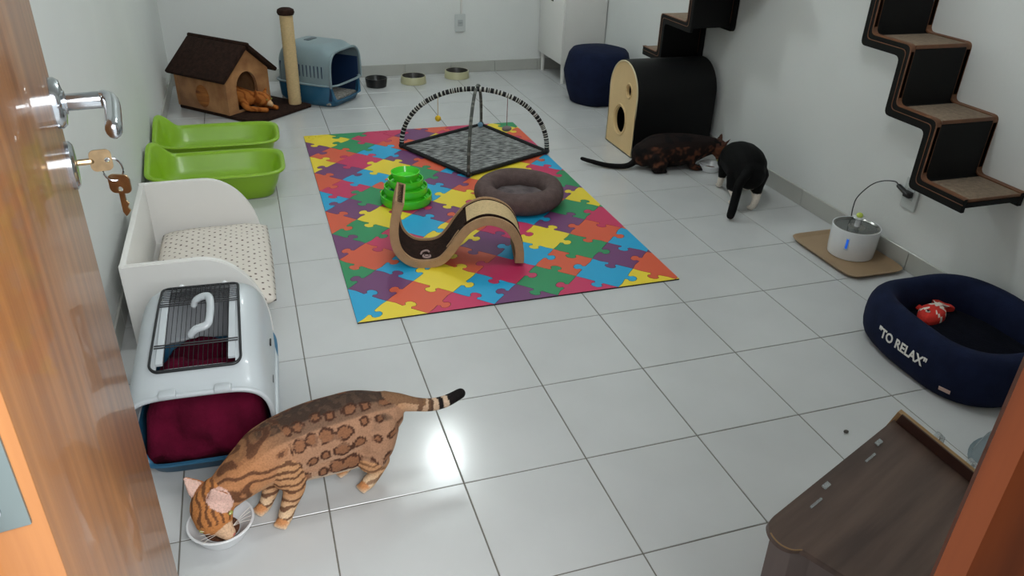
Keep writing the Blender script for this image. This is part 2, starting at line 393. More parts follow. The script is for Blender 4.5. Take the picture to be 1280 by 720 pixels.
def edge_pts(p, q):
    """same curve whichever piece asks for it"""
    k0, k1 = (p, q) if p < q else (q, p)
    rs = random.Random(k0[0]*7919+k0[1]*104729+k1[0]*31+k1[1]*17); sg = rs.choice((-1, 1))
    pts = knob_edge((k0[0]*h, k0[1]*h), (k1[0]*h, k1[1]*h), sg, rs)+[Vector((k1[0]*h, k1[1]*h))]
    return pts[:-1] if p < q else pts[::-1][:-1]
for m_ in range(-1, 18):
    for k in range(-1, 12):
        if (k+m_) % 2 == 0: continue
        poly = []
        C4 = [(k+1, m_), (k, m_+1), (k-1, m_), (k, m_-1)]
        for e in range(4): poly += edge_pts(C4[e], C4[(e+1) % 4])
        n_ = len(poly); ins = []
        for i in range(n_):
            t = (poly[(i+1) % n_]-poly[i-1]).normalized(); ins.append(poly[i]+Vector((-t.y, t.x))*.0011)
        bm = NB(); prism(bm, [(p.x, p.y) for p in ins], .0012, 'z', .0045)
        for pl, no in (((0, 0, 0), (-1, 0, 0)), ((MW, 0, 0), (1, 0, 0)), ((0, 0, 0), (0, -1, 0)), ((0, ML, 0), (0, 1, 0))):
            bmesh.ops.bisect_plane(bm, geom=bm.verts[:]+bm.edges[:]+bm.faces[:], plane_co=pl, plane_no=no, clear_outer=True)
        if len(bm.faces) < 3: bm.free(); continue
        bmesh.ops.triangulate(bm, faces=[f for f in bm.faces if len(f.verts) > 4])
        row = ROWS[m_ % len(ROWS)]; key = row[(max(0, k) // 2) % len(row)]
        obj('puzzle_piece', bm, PM[key], pm, smooth=False)

ZM = .0058   # top of the mat

# ---------------------------------------------------------------- green litter trays
def litter_tray(loc, rz, label):
    t = thing('litter_tray', label, 'tray', loc, rz, 'green litter trays by the left wall')
    a, b, K = .285, .178, 64
    def H(x, y): return .135 + .075*ss(-.185, -.285, x)*(.12+.88*ss(-.12, .15, y))
    def ring(ins, zf, zabs=None):
        out = []
        for x, y in superell(a-ins, b-ins, 5, K):
            out.append((x, y, zabs if zabs is not None else H(x*a/(a-ins), y)+zf))
        return out
    bm = NB()
    R = [ring(.062, 0, .001), ring(.055, 0, .006), ring(.03, 0, .07), ring(.014, -.012), ring(.0, -.012), ring(-.001, -.002), ring(.003, .002), ring(.012, .0), ring(.018, -.012), ring(.036, 0, .07), ring(.060, 0, .009), ring(.07, 0, .005)]
    ring_loft(bm, R); obj('tub', bm, M_green, t, ang=60)
    bm = NB(); tube(bm, [(x, y, H(x, y)-.004) for x, y in superell(a+.001, b+.001, 5, K)], .0055, 8, closed=True); obj('rim', bm, M_green, t, ang=180)
    return t
litter_tray((-.24, 2.105, 0), math.radians(-1), 'bright green plastic litter tray nearer the white pet bed')
litter_tray((-.238, 2.535, 0), math.radians(-1), 'bright green plastic litter tray nearer the plush pet house')

# ---------------------------------------------------------------- white pet bed + dotted cushion
t = thing('pet_bed', 'white wooden pet bed with curved side panels against the left wall', 'pet bed', (-.27, 1.19, 0))
def panel(name, y0, y1):
    poly = [(-.215, 0), (-.215, .285), (-.0, .285)]+[(.0+.19*math.sin(a), .285*math.cos(a)**.9 if math.cos(a) > 0 else 0) for a in [PI/2*i/14 for i in range(1, 14)]]+[(.19, .0)]
    bm = NB(); prism(bm, poly, y1-y0, 'y', y0, bev=.003); obj(name, bm, M_white, t, ang=30)
panel('side_panel', -.345, -.325); panel('side_panel', .325, .345)
obj('back_panel', box(NB(), -.215, -.197, -.326, .326, .002, .283, bev=.002), M_white, t)
obj('base_board', box(NB(), -.2, .17, -.326, .326, .02, .045, bev=.002), M_white, t)
def dot_mat():
    m = bpy.data.materials.new('cream_dotted_cotton'); m.use_nodes = True; N = m.node_tree.nodes; L = m.node_tree.links; b = N['Principled BSDF']; b.inputs['Roughness'].default_value = .95
    tc = N.new('ShaderNodeTexCoord'); mp = N.new('ShaderNodeMapping'); mp.inputs['Rotation'].default_value = (0, 0, .785); mp.inputs['Scale'].default_value = (38, 38, 0); L.new(tc.outputs['Object'], mp.inputs[0])
    v = N.new('ShaderNodeTexVoronoi'); v.inputs['Scale'].default_value = 1; v.inputs['Randomness'].default_value = .12; L.new(mp.outputs[0], v.inputs['Vector'])
    r = N.new('ShaderNodeValToRGB'); r.color_ramp.elements[0].position = .13; r.color_ramp.elements[0].color = (*lin((96, 78, 72)), 1); r.color_ramp.elements[1].position = .19; r.color_ramp.elements[1].color = (*lin((214, 206, 196)), 1)
    L.new(v.outputs['Distance'], r.inputs[0]); L.new(r.outputs[0], b.inputs['Base Color']); return m
def cushion(name, sx_, sy_, hz, loc, m, label=None, cat=None, wr=.006, parent=None, nx=36, ny=44, seed=0):
    bm = NB(); G = []
    for side in (1, -1):
        g_ = []
        for i in range(nx+1):
            row = []
            for j in range(ny+1):
                u, v = i/nx*2-1, j/ny*2-1
                e = (1-abs(u)**5)**.5*(1-abs(v)**5)**.5
                z = hz/2*side*e + (wr*noise.noise(Vector((u*3+seed, v*4, 1)))+wr*.5*noise.noise(Vector((u*9+seed, v*11, 3))))*e*(side > 0)
                x = sx_/2*u*(1-.03*v*v); y = sy_/2*v*(1-.03*u*u)
                row.append(bm.verts.new((x, y, z+hz/2)))
            g_.append(row)
        for i in range(nx):
            for j in range(ny): bm.faces.new((g_[i][j], g_[i+1][j], g_[i+1][j+1], g_[i][j+1]))
    bmesh.ops.remove_doubles(bm, verts=bm.verts, dist=.0004)
    bmesh.ops.translate(bm, vec=loc, verts=bm.verts)
    o = obj(name, bm, m, parent, origin=None if parent else loc, ang=180)
    if cat: tag(o, label, cat)
    return o
cushion('cushion', .385, .62, .085, (-.247, 1.185, .046), dot_mat(), 'off-white cushion with small dark dots lying in the white pet bed', 'cushion')

# ---------------------------------------------------------------- pet carriers
def carrier_shell(hx, y0, y1, zb, zt, top_hole=None, slope=0):
    """arched cover from front (y0, open) to back (y1, closed)"""
    bm = NB(); K = 40; rings = []
    ny = 26
    for i in range(ny+1):
        u = i/ny; y = y0+(y1-y0)*u
        e = max(0.0, (u-.72)/.28); s_ = (1-e**3.2*.30); zt_ = zb+(zt-zb)*(1-slope*ss(.78, 0, u)-.14*ss(.22, 0, u)-.34*e**2.4)
        r = []
        for j in range(K+1):
            a = PI*j/K; co, si = math.cos(a), math.sin(a)
            r.append((hx*s_*math.copysign(abs(co)**.42, co), y, zb+(zt_-zb)*abs(si)**.55))
        rings.append(r)
    vs = [[bm.verts.new(p) for p in r] for r in rings]
    for i in range(ny):
        for j in range(K):
            cxy = (Vector(rings[i][j])+Vector(rings[i+1][j+1]))/2
            if top_hole and abs(cxy.x) < top_hole[0] and top_hole[1] < cxy.y < top_hole[2] and cxy.z > zb+(zt-zb)*.6: continue
            bm.faces.new((vs[i][j], vs[i][j+1], vs[i+1][j+1], vs[i+1][j]))
    bm.faces.new(vs[-1])
    bmesh.ops.recalc_face_normals(bm, faces=bm.faces)
    bmesh.ops.solidify(bm, geom=bm.faces[:], thickness=.004)
    return bm, rings
def carrier_base(hx, y0, y1, zt, low=.05):
    bm = NB(); K = 56; cy = (y0+y1)/2; b = (y1-y0)/2
    def H(y): return zt - (zt-low)*ss(-b*.86, -b*.96, y)
    def ring(ins, z=None, dz=0):
        return [(x, cy+y, (H(y)+dz) if z is None else z) for x, y in superell(hx-ins, b-ins, 6, K)]
    ring_loft(bm, [ring(.03, .001), ring(.022, .006), ring(.008, .04), ring(.002, None, -.008), ring(-.004, None, -.006), ring(-.004, None), ring(.004, None), ring(.008, None, -.01), ring(.013, .035), ring(.028, .008)])
    return bm
# near carrier
t = thing('pet_carrier', 'silver-grey pet carrier with blue base and wire top hatch, beside the eating spotted cat', 'pet carrier', (-.255, .44, 0), math.radians(-3))
obj('base_tray', carrier_base(.172, -.235, .27, .105), M_blue, t, ang=50)
bm, R = carrier_shell(.168, -.215, .262, .098, .322, top_hole=(.088, -.135, .152), slope=.25); shell = obj('cover', bm, M_silver, t, ang=50)
bm = NB(); tube(bm, R[0], .0065, 8); obj('front_rim', bm, M_silver, shell, ang=180)
bm = NB(); tube(bm, [(sx_*.170, y, .100) for sx_ in (1,) for y in (-.21, .1)]+[(.15, .25, .1), (0, .268, .1), (-.15, .25, .1), (-.170, .1, .1), (-.170, -.21, .1)], .0075, 8); obj('seam_flange', bm, M_silver, shell, ang=180)
for sx_ in (-.062, .062):
    bm = NB(); box(bm, sx_-.020, sx_+.020, -.226, -.196, .232, .246, bev=.006); obj('hinge_clip', bm, M_silver, shell)
    bm = NB(); ball(bm, (sx_*.9, .196, .305), .008, 12); obj('knob', bm, M_whitecer, shell)
for sg in (-1, 1):
    for zz in (.15, .2):
        bm = NB(); box(bm, -.003, .003, -.09, -.06, zz, zz+.006, bev=.001); bmesh.ops.translate(bm, vec=(sg*.166, .0+(zz-.15)*2, 0), verts=bm.verts); obj('vent_slot', bm, M_black, shell)
hz = .322
def HT(bm):
    """tilt the hatch with the sloping roof of the cover"""
    for v in bm.verts:
        u = (v.co.y+.215)/.477; e = max(0.0, (u-.72)/.28)
        v.co.z += .098+.224*(1-.25*ss(.78, 0, u)-.14*ss(.22, 0, u)-.34*e**2.4)+.004-hz
    return bm
def hw_(y): return .098-.004*(y < 0)
bm = NB(); tube(bm, [(x*(1+.10*(.155-y)/.31), y, hz) for x, y in [(a_, b_+.0) for a_, b_ in rrect(-.096, .096, -.15, .158, .02, 8)]], .0032, 8, closed=True)
bmesh.ops.subdivide_edges(bm, edges=[e for e in bm.edges if e.calc_length() > .05], cuts=8); hatch = obj('top_hatch', HT(bm), M_wire, t, label='black wire hatch', ang=180)
bm = NB()
for i in range(14):
    x = -.072+.0111*i
    tube(bm, [(x, -.145+.0301*k, hz) for k in range(11)], .0008 if i % 1 == 0 else .001, 5, dome=False)
for i in range(9): y = .088+.0082*i; tube(bm, [(-.094, y, hz+.001), (.094, y, hz+.001)], .0013, 5, dome=False)
for i in range(13): x = -.072+.012*i; tube(bm, [(x, .085, hz+.001), (x, .155, hz+.001)], .0013, 5, dome=False)
for y in (-.08, -.072, .070, .078): tube(bm, [(-.098, y, hz+.001), (.098, y, hz+.001)], .0016, 5, dome=False)
obj('wire_grid', HT(bm), M_wire, hatch)
for x in (-.083, .083):
    bm = NB(); box(bm, x-.008, x+.008, -.13, .15, hz-.007, hz-.001); bmesh.ops.subdivide_edges(bm, edges=[e for e in bm.edges if e.calc_length() > .1], cuts=10); obj('hatch_rail', HT(bm), M_silver, hatch)
bm = NB(); tube(bm, spline([(-.012, .066, hz), (-.006, .068, hz+.012), (.012, .067, hz+.022), (.028, .058, hz+.026), (.034, .02, hz+.028), (.032, -.03, hz+.026), (.024, -.043, hz+.022), (.0, -.046, hz+.016), (-.014, -.048, hz+.004)], 5), .0085, 12, flat=1.2); obj('carry_handle', HT(bm), M_silver, hatch, ang=180)
# blanket
bm = NB(); nx, ny = 34, 48; gr = []
for i in range(nx+1):
    row = []
    for j in range(ny+1):
        u = i/nx*2-1; v = j/ny
        ez = (1-abs(u)**6)**.5
        y = -.222+.455*v
        prof = .050+.150*ss(0, .17, v)*(1-.62*ss(.45, .68, v)); 
        yy = y + .022*math.sin(PI*ss(0, .1, v))*0
        z = .045+(prof-.045)*ez*(.97-.06*u*u)+.010*noise.noise(Vector((u*2.5, v*6, 0)))+.010*noise.noise(Vector((u*5, v*9, 5)))+.012*math.sin(u*5+v*9)*ss(0, .2, v)+.006*abs(noise.noise(Vector((u*9+v*6, v*7, 2))))
        yy += (.030*noise.noise(Vector((u*3, z*16, 7)))+.010*math.sin(u*4+z*40))*ss(.22, .03, v)*ss(0, .03, v)+.024*(1-v)
        row.append(bm.verts.new((u*(.146-.012*ss(.08, 0, v)), yy, max(z, .02))))
    gr.append(row)
for i in range(nx):
    for j in range(ny): bm.faces.new((gr[i][j], gr[i+1][j], gr[i+1][j+1], gr[i][j+1]))
ed = [gr[i][0] for i in range(nx+1)]+[gr[nx][j] for j in range(1, ny+1)]+[gr[i][ny] for i in range(nx-1, -1, -1)]+[gr[0][j] for j in range(ny-1, 0, -1)]
lo = [bm.verts.new((v.co.x*.93, v.co.y*.96, .012)) for v in ed]
for i in range(len(ed)):
    k = (i+1) % len(ed); bm.faces.new((ed[i], ed[k], lo[k], lo[i]))
bm.faces.new(lo)
bmesh.ops.transform(bm, matrix=W[t], verts=bm.verts)
tag(obj('blanket', bm, M_maroon, origin=(-.255, .44, .01), ang=180), 'maroon fleece blanket bundled inside the silver and blue carrier', 'blanket')

# far litter box / carrier
t = thing('covered_litter_box', 'covered litter box with grey dome and blue base by the back wall', 'litter box', (.357, 3.568, 0), math.radians(50.8))
obj('base_tray', carrier_base(.176, -.212, .212, .135, low=.045), M_blue, t, ang=50)
bm, R = carrier_shell(.172, -.195, .205, .130, .36); dome = obj('dome', bm, M_greydome, t, ang=50)
bm = NB(); tube(bm, R[0], .008, 8); obj('front_rim', bm, M_greydome, dome, ang=180)
bm = NB(); tube(bm, [(x, y, .134) for x, y in superell(.183, .215, 5, 48)], .010, 8, closed=True, flat=.6); obj('rim_flange', bm, M_greydome, dome, ang=180)
bm = NB(); box(bm, -.045, .045, .02, .06, .352, .364, bev=.005); obj('filter_lid', bm, mat('dark_grey_plastic', (84, 96, 102), .5), dome)
for sg in (-1, 1):
    for k in range(9):
        y = -.14+.026*k
        bm = NB(); box(bm, -.0015, .0015, y, y+.007, .175, .245, bev=.001); bmesh.ops.transform(bm, matrix=Matrix.Translation((sg*.1705, 0, 0)) @ Matrix.Rotation(0, 4, 'Y'), verts=bm.verts); obj('vent_slot', bm, M_navyin, dome)
bm = NB(); box(bm, -.155, .155, -.17, .18, .008, .040, bev=.01); lt = obj('litter', bm, M_litter, t); lt['kind'] = 'stuff'
bm = NB(); box(bm, -.152, .152, .165, .17, .04, .24, bev=.002); obj('inner_back', bm, M_navyin, t)
for sg in (-1, 1):
    bm = NB(); box(bm, sg*.158-.002, sg*.158+.002, -.185, .165, .04, .25, bev=.001); obj('inner_side', bm, M_navyin, t)

# ---------------------------------------------------------------- plush pet house with scratching post
t = thing('pet_house', 'tan plush pet house with dark brown gabled roof and scratching post in the corner', 'pet house', (-.19, 3.22, 0), math.radians(43))
M_post = M_sisal
bm = NB(); box(bm, .004, .455, -.205, .415, .001, .022, bev=.006); obj('base_board', bm, M_brown, t)
WH, EV, PK, DP = .33, .235, .375, .42
arch = [(.075, .03), (.235, .03), (.235, .15)]+[(.155+.08*math.cos(a), .15+.095*math.sin(a)) for a in [PI*i/12 for i in range(1, 12)]]+[(.075, .15)]
gable = [(0, .022), (WH, .022), (WH, EV), (WH/2, PK), (0, EV)]
bm = NB(); holed(bm, gable, [arch], .022, 'y', 0); obj('front_wall', bm, M_tan, t, smooth=False)
bm = NB(); prism(bm, gable, .022, 'y', DP-.022, bev=.003); obj('back_wall', bm, M_tan, t, smooth=False)
for x in (0, WH-.022):
    bm = NB(); box(bm, x, x+.022, .0225, DP-.0225, .022, EV+.008, bev=.004); obj('side_wall', bm, M_tan, t)
pitch = math.atan2(PK-EV, WH/2)
for sg in (-1, 1):
    bm = NB(); LR = (WH/2+.035)/math.cos(pitch); box(bm, 0, LR, -.035, DP+.012, 0, .024, bev=.008, seg=3)
    bmesh.ops.transform(bm, matrix=Matrix.Translation((WH/2, 0, PK+.004)) @ Matrix.Scale(sg, 4, (1, 0, 0)) @ Matrix.Rotation(pitch, 4, 'Y'), verts=bm.verts)
    obj('roof_panel', bm, M_brown, t)
bm = NB(); tube(bm, [(WH/2, -.034, PK+.022), (WH/2, DP+.01, PK+.022)], .012, 8); obj('roof_ridge', bm, M_brown, t)
M_orangefab = mat('orange_striped_plush', (178, 112, 52), .95, rgb2=(118, 66, 32), vscale=16, stretch=(1, .4, 3), bump=.4, bscale=150)
bm = NB(); ball(bm, (0, 0, 0), .062, 20, (.22, .85, 1.05)); bmesh.ops.translate(bm, vec=(.0, .2, .105), verts=bm.verts); obj('side_patch', bm, M_orangefab, t, label='round orange plush patch')
px, py = .405, -.12
bm = NB(); pr_ = []
for i in range(46): z = .022+.515*i/45; pr_.append((.0385 if i % 2 else .0372, z))
lathe(bm, pr_, 28, (px, py, 0)); post = obj('scratching_post', bm, M_post, t, label='pale sisal rope post')
bm = NB(); lathe(bm, [(.03, .535), (.044, .537), (.05, .55), (.046, .566), (.03, .574), (.001, .576)], 24, (px, py, 0)); obj('post_cap', bm, M_brown, post)
bm = NB(); ball(bm, (px+.062, py+.05, .475), .027, 16); pp = obj('pompom', bm, mat('orange_pompom', (206, 142, 92), .95, bump=.5, bscale=120), t, label='pale orange pompom')
bm = NB(); tube(bm, spline([(px+.01, py+.01, .537), (px+.05, py+.04, .535), (px+.062, py+.05, .50)], 4), .002, 6); obj('cord', bm, M_brown, pp)

# ---------------------------------------------------------------- bowls
def bowl(name, label, loc, r0, r1, hh, m, mi, cat='bowl', group=None, food=True, scoop=.75):
    t = thing(name, label, cat, loc, 0, group)
    bm = NB(); lathe(bm, [(r0*.9, 0), (r0, .002), (r1, hh*.96), (r1-.001, hh), (r1-.005, hh), (r1-.008, hh*.9), (r0*scoop, hh*.3), (.001, hh*.24)], 40)
    o = obj('shell', bm, [m, mi], t, ang=35)
    for p in o.data.polygons:
        c = p.center
        if math.hypot(c.x, c.y) < r1-.0055 and c.z > hh*.2 : p.material_index = 1
    if food:
        bm = NB(); lathe(bm, [(r0*scoop*.98, hh*.34), (r0*.5, hh*.44), (.001, hh*.47)], 24, cap0=True); f = obj('food', bm, M_food, t); f['kind'] = 'stuff'
    return t
M_darkin = mat('dark_glaze', (44, 40, 36), .3)
bowl('pet_bowl', 'cream pet bowl with dark inside by the back wall, nearer the litter box', (1.006, 3.835, 0), .088, .083, .05, M_cream, M_darkin, group='cream bowls by the back wall', food=False)
bowl('pet_bowl', 'cream pet bowl with dark inside by the back wall, under the wall outlet', (1.335, 3.925, 0), .088, .083, .05, M_cream, M_darkin, group='cream bowls by the back wall', food=False)
bowl('pet_bowl', 'small black bowl partly hidden behind the covered litter box', (.745, 3.79, 0), .066, .074, .058, M_black, M_black, food=False)
bowl('food_bowl', 'white food bowl under the head of the spotted cat', (-.238, -.002, 0), .052, .073, .042, M_whitecer, M_whitecer)
bowl('food_bowl', 'small white food bowl between the brown cat and the black and white cat', (2.125, 1.835, 0), .045, .058, .035, M_whitecer, M_whitecer)

# ---------------------------------------------------------------- outlets
def outlet(label, M):
    t = thing('wall_outlet', label, 'outlet'); t.matrix_world = M; W[t] = M
    bm = NB(); prism(bm, rrect(-.038, .038, -.06, .06, .006), .008, 'z', .0005, bev=.002); obj('cover_plate', bm, M_outlet, t)
    bm = NB(); prism(bm, rrect(-.018, .018, -.022, .022, .004), .0015, 'z', .0085); obj('socket_face', bm, mat('outlet_socket', (170, 174, 174), .5), t)
    for a in (-.009, 0, .009):
        bm = NB(); lathe(bm, [(.0024, .0099), (.0024, .0104)], 10, (a, 0, 0)); obj('socket_hole', bm, M_black, t)
    return t
outlet('white wall outlet on the back wall above the cream bowls', Matrix.Translation((1.392, YB, .345)) @ Matrix.Rotation(PI/2, 4, 'X'))
outlet('pale wall outlet low on the right wall where the fountain is plugged', Matrix(((0, 0, -1, XR), (-1, 0, 0, .735), (0, 1, 0, .288), (0, 0, 0, 1))))
bm = NB(); box(bm, -.006, .006, -.008, 0, .06, 2.25, bev=.001); bmesh.ops.translate(bm, vec=(1.40, YB, .345), verts=bm.verts)
tag(obj('cable_raceway', bm, M_white), 'thin white cable raceway running up from the back wall outlet', 'cable raceway')

# ---------------------------------------------------------------- white cabinet
t = thing('cabinet', 'white cabinet on tapered legs in the far right corner', 'cabinet', (2.135, 3.80, 0))
cx0, cx1, cy0, cy1 = -.155, .16, -.215, .24
bm = NB(); box(bm, cx0+.016, cx1, cy0, cy1, .135, 1.25, bev=.002); obj('body', bm, M_white, t)
bm = NB(); box(bm, cx0, cx0+.0155, cy0+.001, cy1-.001, .137, .70, bev=.002); d = obj('door', bm, M_white, t)
bm = NB(); box(bm, cx0-.004, cx0-.0002, -.02, .02, .52, .532, bev=.001); obj('handle', bm, M_black, d)
bm = NB(); box(bm, cx0, cx0+.0155, cy0+.001, cy1-.001, .704, 1.248, bev=.002); d = obj('door', bm, M_white, t)
for x in (cx0+.03, cx1-.03):
    for y in (cy0+.03, cy1-.03):
        bm = NB(); lathe(bm, [(.010, 0), (.017, .135)], 16, (x, y, 0)); obj('leg', bm, M_white, t)

# ---------------------------------------------------------------- navy pouf
bm = NB(); ring_loft(bm, [[(r*math.cos(a)*(1+.025*math.cos(6*a)), r*math.sin(a)*(1+.025*math.cos(6*a)), z) for a in [2*PI*j/48+.2 for j in range(48)]] for r, z in [(.02, 0), (.15, 0), (.165, .01), (.19, .08), (.212, .17), (.217, .20), (.21, .24), (.192, .305), (.175, .325), (.14, .335), (.02, .345)]])
pf = obj('pouf', bm, M_navy, origin=(2.065, 3.165, 0), ang=180); pf.data.transform(Matrix.Translation((2.065, 3.165, 0))); tag(pf, 'round faceted navy blue fabric pouf beside the white cabinet', 'pouf')

# ---------------------------------------------------------------- drum shaped cat house
t = thing('cat_house', 'black arched cat house with pale plywood front and two round holes', 'cat house', (1.80, 2.252, 0))
HWd, HS, DPt = .165, .31, .46
def archp(w, z0, zs, rz, k=20): return [(-w, z0), (w, z0)]+[(w*math.cos(a), zs+rz*math.sin(a)) for a in [PI*i/k for i in range(0, k+1)]]
def circ(cy, cz, ry, rz=None, k=28): return [(cy+ry*math.cos(2*PI*i/k), cz+(rz or ry)*math.sin(2*PI*i/k)) for i in range(k)]
outer = archp(HWd-.008, .003, HS, .155)
bm = NB(); holed(bm, outer, [circ(.015, .158, .062, .07), circ(-.06, .33, .026, .03)], .014, 'x', .004); fp = obj('front_panel', bm, M_ply, t, ang=30)
for cy_, cz_, ry_, rz_ in ((.015, .158, .073, .082), (-.06, .33, .033, .037)):
    bm = NB(); tube(bm, [(.004, y, z) for y, z in circ(cy_, cz_, ry_, rz_, 36)], .0042, 8, closed=True); obj('hole_trim', bm, M_ply, fp, ang=180)
bm = NB(); tube(bm, [(.004, y, z) for y, z in archp(HWd-.005, .006, HS, .158, 24)], .0045, 6, closed=True); obj('front_edge', bm, mat('pale_edge', (212, 196, 160), .5), fp, ang=180)
a1 = archp(HWd, .002, HS, .165, 24); a0 = archp(HWd-.007, .009, HS, .158, 24)
bm = NB(); n = len(a1)
v = [[bm.verts.new((x, y, z)) for y, z in pl] for x, pl in ((0.006, a1), (DPt, a1), (DPt, a0), (0.006, a0))]
for i in range(n):
    k = (i+1) % n
    for q in range(4): bm.faces.new((v[q][i], v[q][k], v[(q+1) % 4][k], v[(q+1) % 4][i]))
obj('shell', bm, M_blackshell, t, ang=30)
bm = NB(); prism(bm, archp(HWd-.009, .01, HS, .156), .01, 'x', DPt-.02); obj('back_panel', bm, M_blackshell, t)
bm = NB(); prism(bm, archp(HWd-.012, .012, HS-.01, .15), .008, 'x', .10); obj('inner_lining', bm, M_inside, t)

# ---------------------------------------------------------------- zigzag wall stairs
def zig(steps, th, r=.022, ext_end=0):
    """steps: corner list of the tread line in (y,z); returns a closed ribbon polygon below/behind it, rounded"""
    P = [Vector(p) for p in steps]
    def off(d):
        out = []
        for i, p in enumerate(P):
            if i == 0: t = (P[1]-p).normalized(); out.append(p+Vector((-t.y, t.x))*d); continue
            if i == len(P)-1: t = (p-P[i-1]).normalized(); out.append(p+Vector((-t.y, t.x))*d); continue
            t0 = (p-P[i-1]).normalized(); t1 = (P[i+1]-p).normalized(); n0 = Vector((-t0.y, t0.x)); n1 = Vector((-t1.y, t1.x)); m_ = (n0+n1); m_ = m_/m_.length_squared*2
            out.append(p+m_*d)
        return out
    def rnd(L):
        out = [L[0]]
        for i in range(1, len(L)-1):
            a = L[i]+(L[i-1]-L[i]).normalized()*r; b = L[i]+(L[i+1]-L[i]).normalized()*r
            for k in range(5):
                u = k/4; out.append(a*(1-u)**2+L[i]*2*u*(1-u)+b*u*u)
        out.append(L[-1]); return out
    up = rnd(P); lw = rnd(off(th))
    return [(p.x, p.y) for p in up]+[(p.x, p.y) for p in lw[::-1]], up
def wall_stairs(label, pts, side, bottom_first, xo=2.045, treads=()):
    """pts run so that the offset side (left of travel) is the underside"""
    t = thing('wall_stairs', label, 'cat stairs', (XR, (pts[0][0]+pts[-1][0])/2, min(p[1] for p in pts)))
    o = Vector(W[t].to_translation())
    def put(name, bm, m, par, **k): return obj(name, bm, m, par, world=True, **k)
    for x, w_, nm in ((xo, .016, 'side_rib'), (XR-.022, .020, 'side_rib')):
        poly, up = zig(pts, side*.046)
        bm = NB(); prism(bm, poly, w_, 'x', x, bev=.002); rib = put(nm, bm, M_blackply, t, ang=30)
        # wooden edge veneer along the tread side and thin wood lines on the outer face
        bm = NB(); e = [(x+w_*.5, p.x, p.y) for p in up]; 
        pl2, up2 = zig(pts, side*.0040, r=.022)
        bmesh.ops.translate(bm, vec=(0, 0, 0), verts=bm.verts)
        prism(bm, pl2, w_+.003, 'x', x-.0015); bmesh.ops.translate(bm, vec=(0, 0, .0012), verts=bm.verts); put('edge_veneer', bm, M_edge, rib, ang=30)
        pts3 = [(p[0], p[1]) for p in pts]
        pl3, _ = zig(pts, side*.021, r=.02); 
        q3 = zig(pts, side*.0185, r=.02)[0]
        # thin inlaid wood line: difference of two offset curves
        L1 = q3[len(q3)//2:][::-1]; L2 = pl3[len(pl3)//2:][::-1]
        bm = NB(); prism(bm, L1+L2[::-1], .0012, 'x', x-.0011 if x < 2.2 else x-.0011); put('edge_line', bm, M_edge, rib, smooth=False)
    core = zig(pts, side*.020, r=.012)[0]
    bm = NB(); prism(bm, core, XR-.022-(xo+.016), 'x', xo+.016); bmesh.ops.translate(bm, vec=(0, 0, -.010), verts=bm.verts); put('board', bm, M_blackply, t, ang=30)
    for (ya, yb, z) in treads:
        bm = NB(); box(bm, xo+.018, XR-.024, ya, yb, z-.0095, z-.0015, bev=.002); put('tread_carpet', bm, M_carpet, t)
        yn = ya if abs(ya-ya) < 1 else yb
        bm = NB(); box(bm, xo+.016, XR-.022, ya-.004, ya+.0, z-.014, z-.001, bev=.001); put('tread_nosing', bm, M_edge, t)
# right stairs: descend toward the viewer (y falls, z falls)
zr = [1.265, 1.065, .866, .667, .467]; yr = [1.060+.191*1, 1.060, .868, .675, .483, .300]
pts = [(1.441, 1.265)]
for i in range(5):
    pts.append((yr[i+0] if i else 1.251, zr[i])) if i else pts.append((1.251, 1.265))
    if i < 4: pts.append((yr[i], zr[i+1])) 
# rebuild cleanly: tread k spans y from Y[k] to Y[k+1]
Y = [1.441, 1.251, 1.060, .868, .675, .485, .300]; Z = [1.465, 1.265, 1.065, .866, .667, .467]
pts = []
for k in range(6): pts += [(Y[k]+.0, Z[k]), (Y[k+1], Z[k])]
wall_stairs('black zigzag wall stairs with beige carpet treads descending toward the fountain', pts, 1, False, treads=[(Y[k+1]+.004, Y[k]-.02, Z[k]) for k in range(6)])
# left stairs: climb toward the viewer
Y = [2.55, 2.385, 2.12, 1.915, 1.71]; Z = [.478, .680, .88, 1.08]
pts = []
for k in range(4): pts += [(Y[k], Z[k]), (Y[k+1], Z[k])]
wall_stairs('black zigzag wall stairs with brown edges above the arched black cat house', pts, 1, True, treads=[(Y[k+1]+.01, Y[k]-.004, Z[k]) for k in range(4)])

# ---------------------------------------------------------------- water fountain on its tray
t = thing('serving_tray', 'beige rectangular tray with raised rim against the right wall', 'tray', (2.153, .832, 0), math.radians(0))
def flat_tray(bm, hx, hy, hh, n=7):
    def ring(i, z): return [(x, y, z) for x, y in superell(hx-i, hy-i, n, 56)]
    ring_loft(bm, [ring(.02, .0008), ring(.012, .002), ring(0, hh), ring(.003, hh+.001), ring(.017, .006), ring(.03, .0055)])
bm = NB(); flat_tray(bm, .135, .20, .016); obj('tray_body', bm, M_traywood, t, ang=60)
FZ = .0055
t = thing('water_fountain', 'round white pet water fountain with steel top standing on beige tray', 'water fountain', (2.178, .835, FZ))
bm = NB(); lathe(bm, [(.083, 0), (.088, .003), (.0905, .03), (.093, .118), (.0925, .122), (.089, .122), (.088, .112)], 48, cap1=False); tank = obj('tank', bm, M_whitecer, t)
bm = NB(); lathe(bm, [(.0885, .116), (.088, .121), (.083, .122), (.078, .116), (.07, .112), (.045, .113), (.03, .118), (.014, .119), (.001, .119)], 48); obj('steel_top', bm, M_steel, t)
bm = NB(); lathe(bm, [(.0775, .1163), (.05, .1168), (.02, .1165)], 40, cap1=False, cap0=False); obj('water', bm, mat('thin_water', (225, 235, 238), .05, trans=1), t)
bm = NB(); lathe(bm, [(.011, .118), (.010, .145), (.016, .150), (.02, .153), (.012, .158), (.001, .158)], 20); fl = obj('flower_spout', bm, M_whitecer, t)
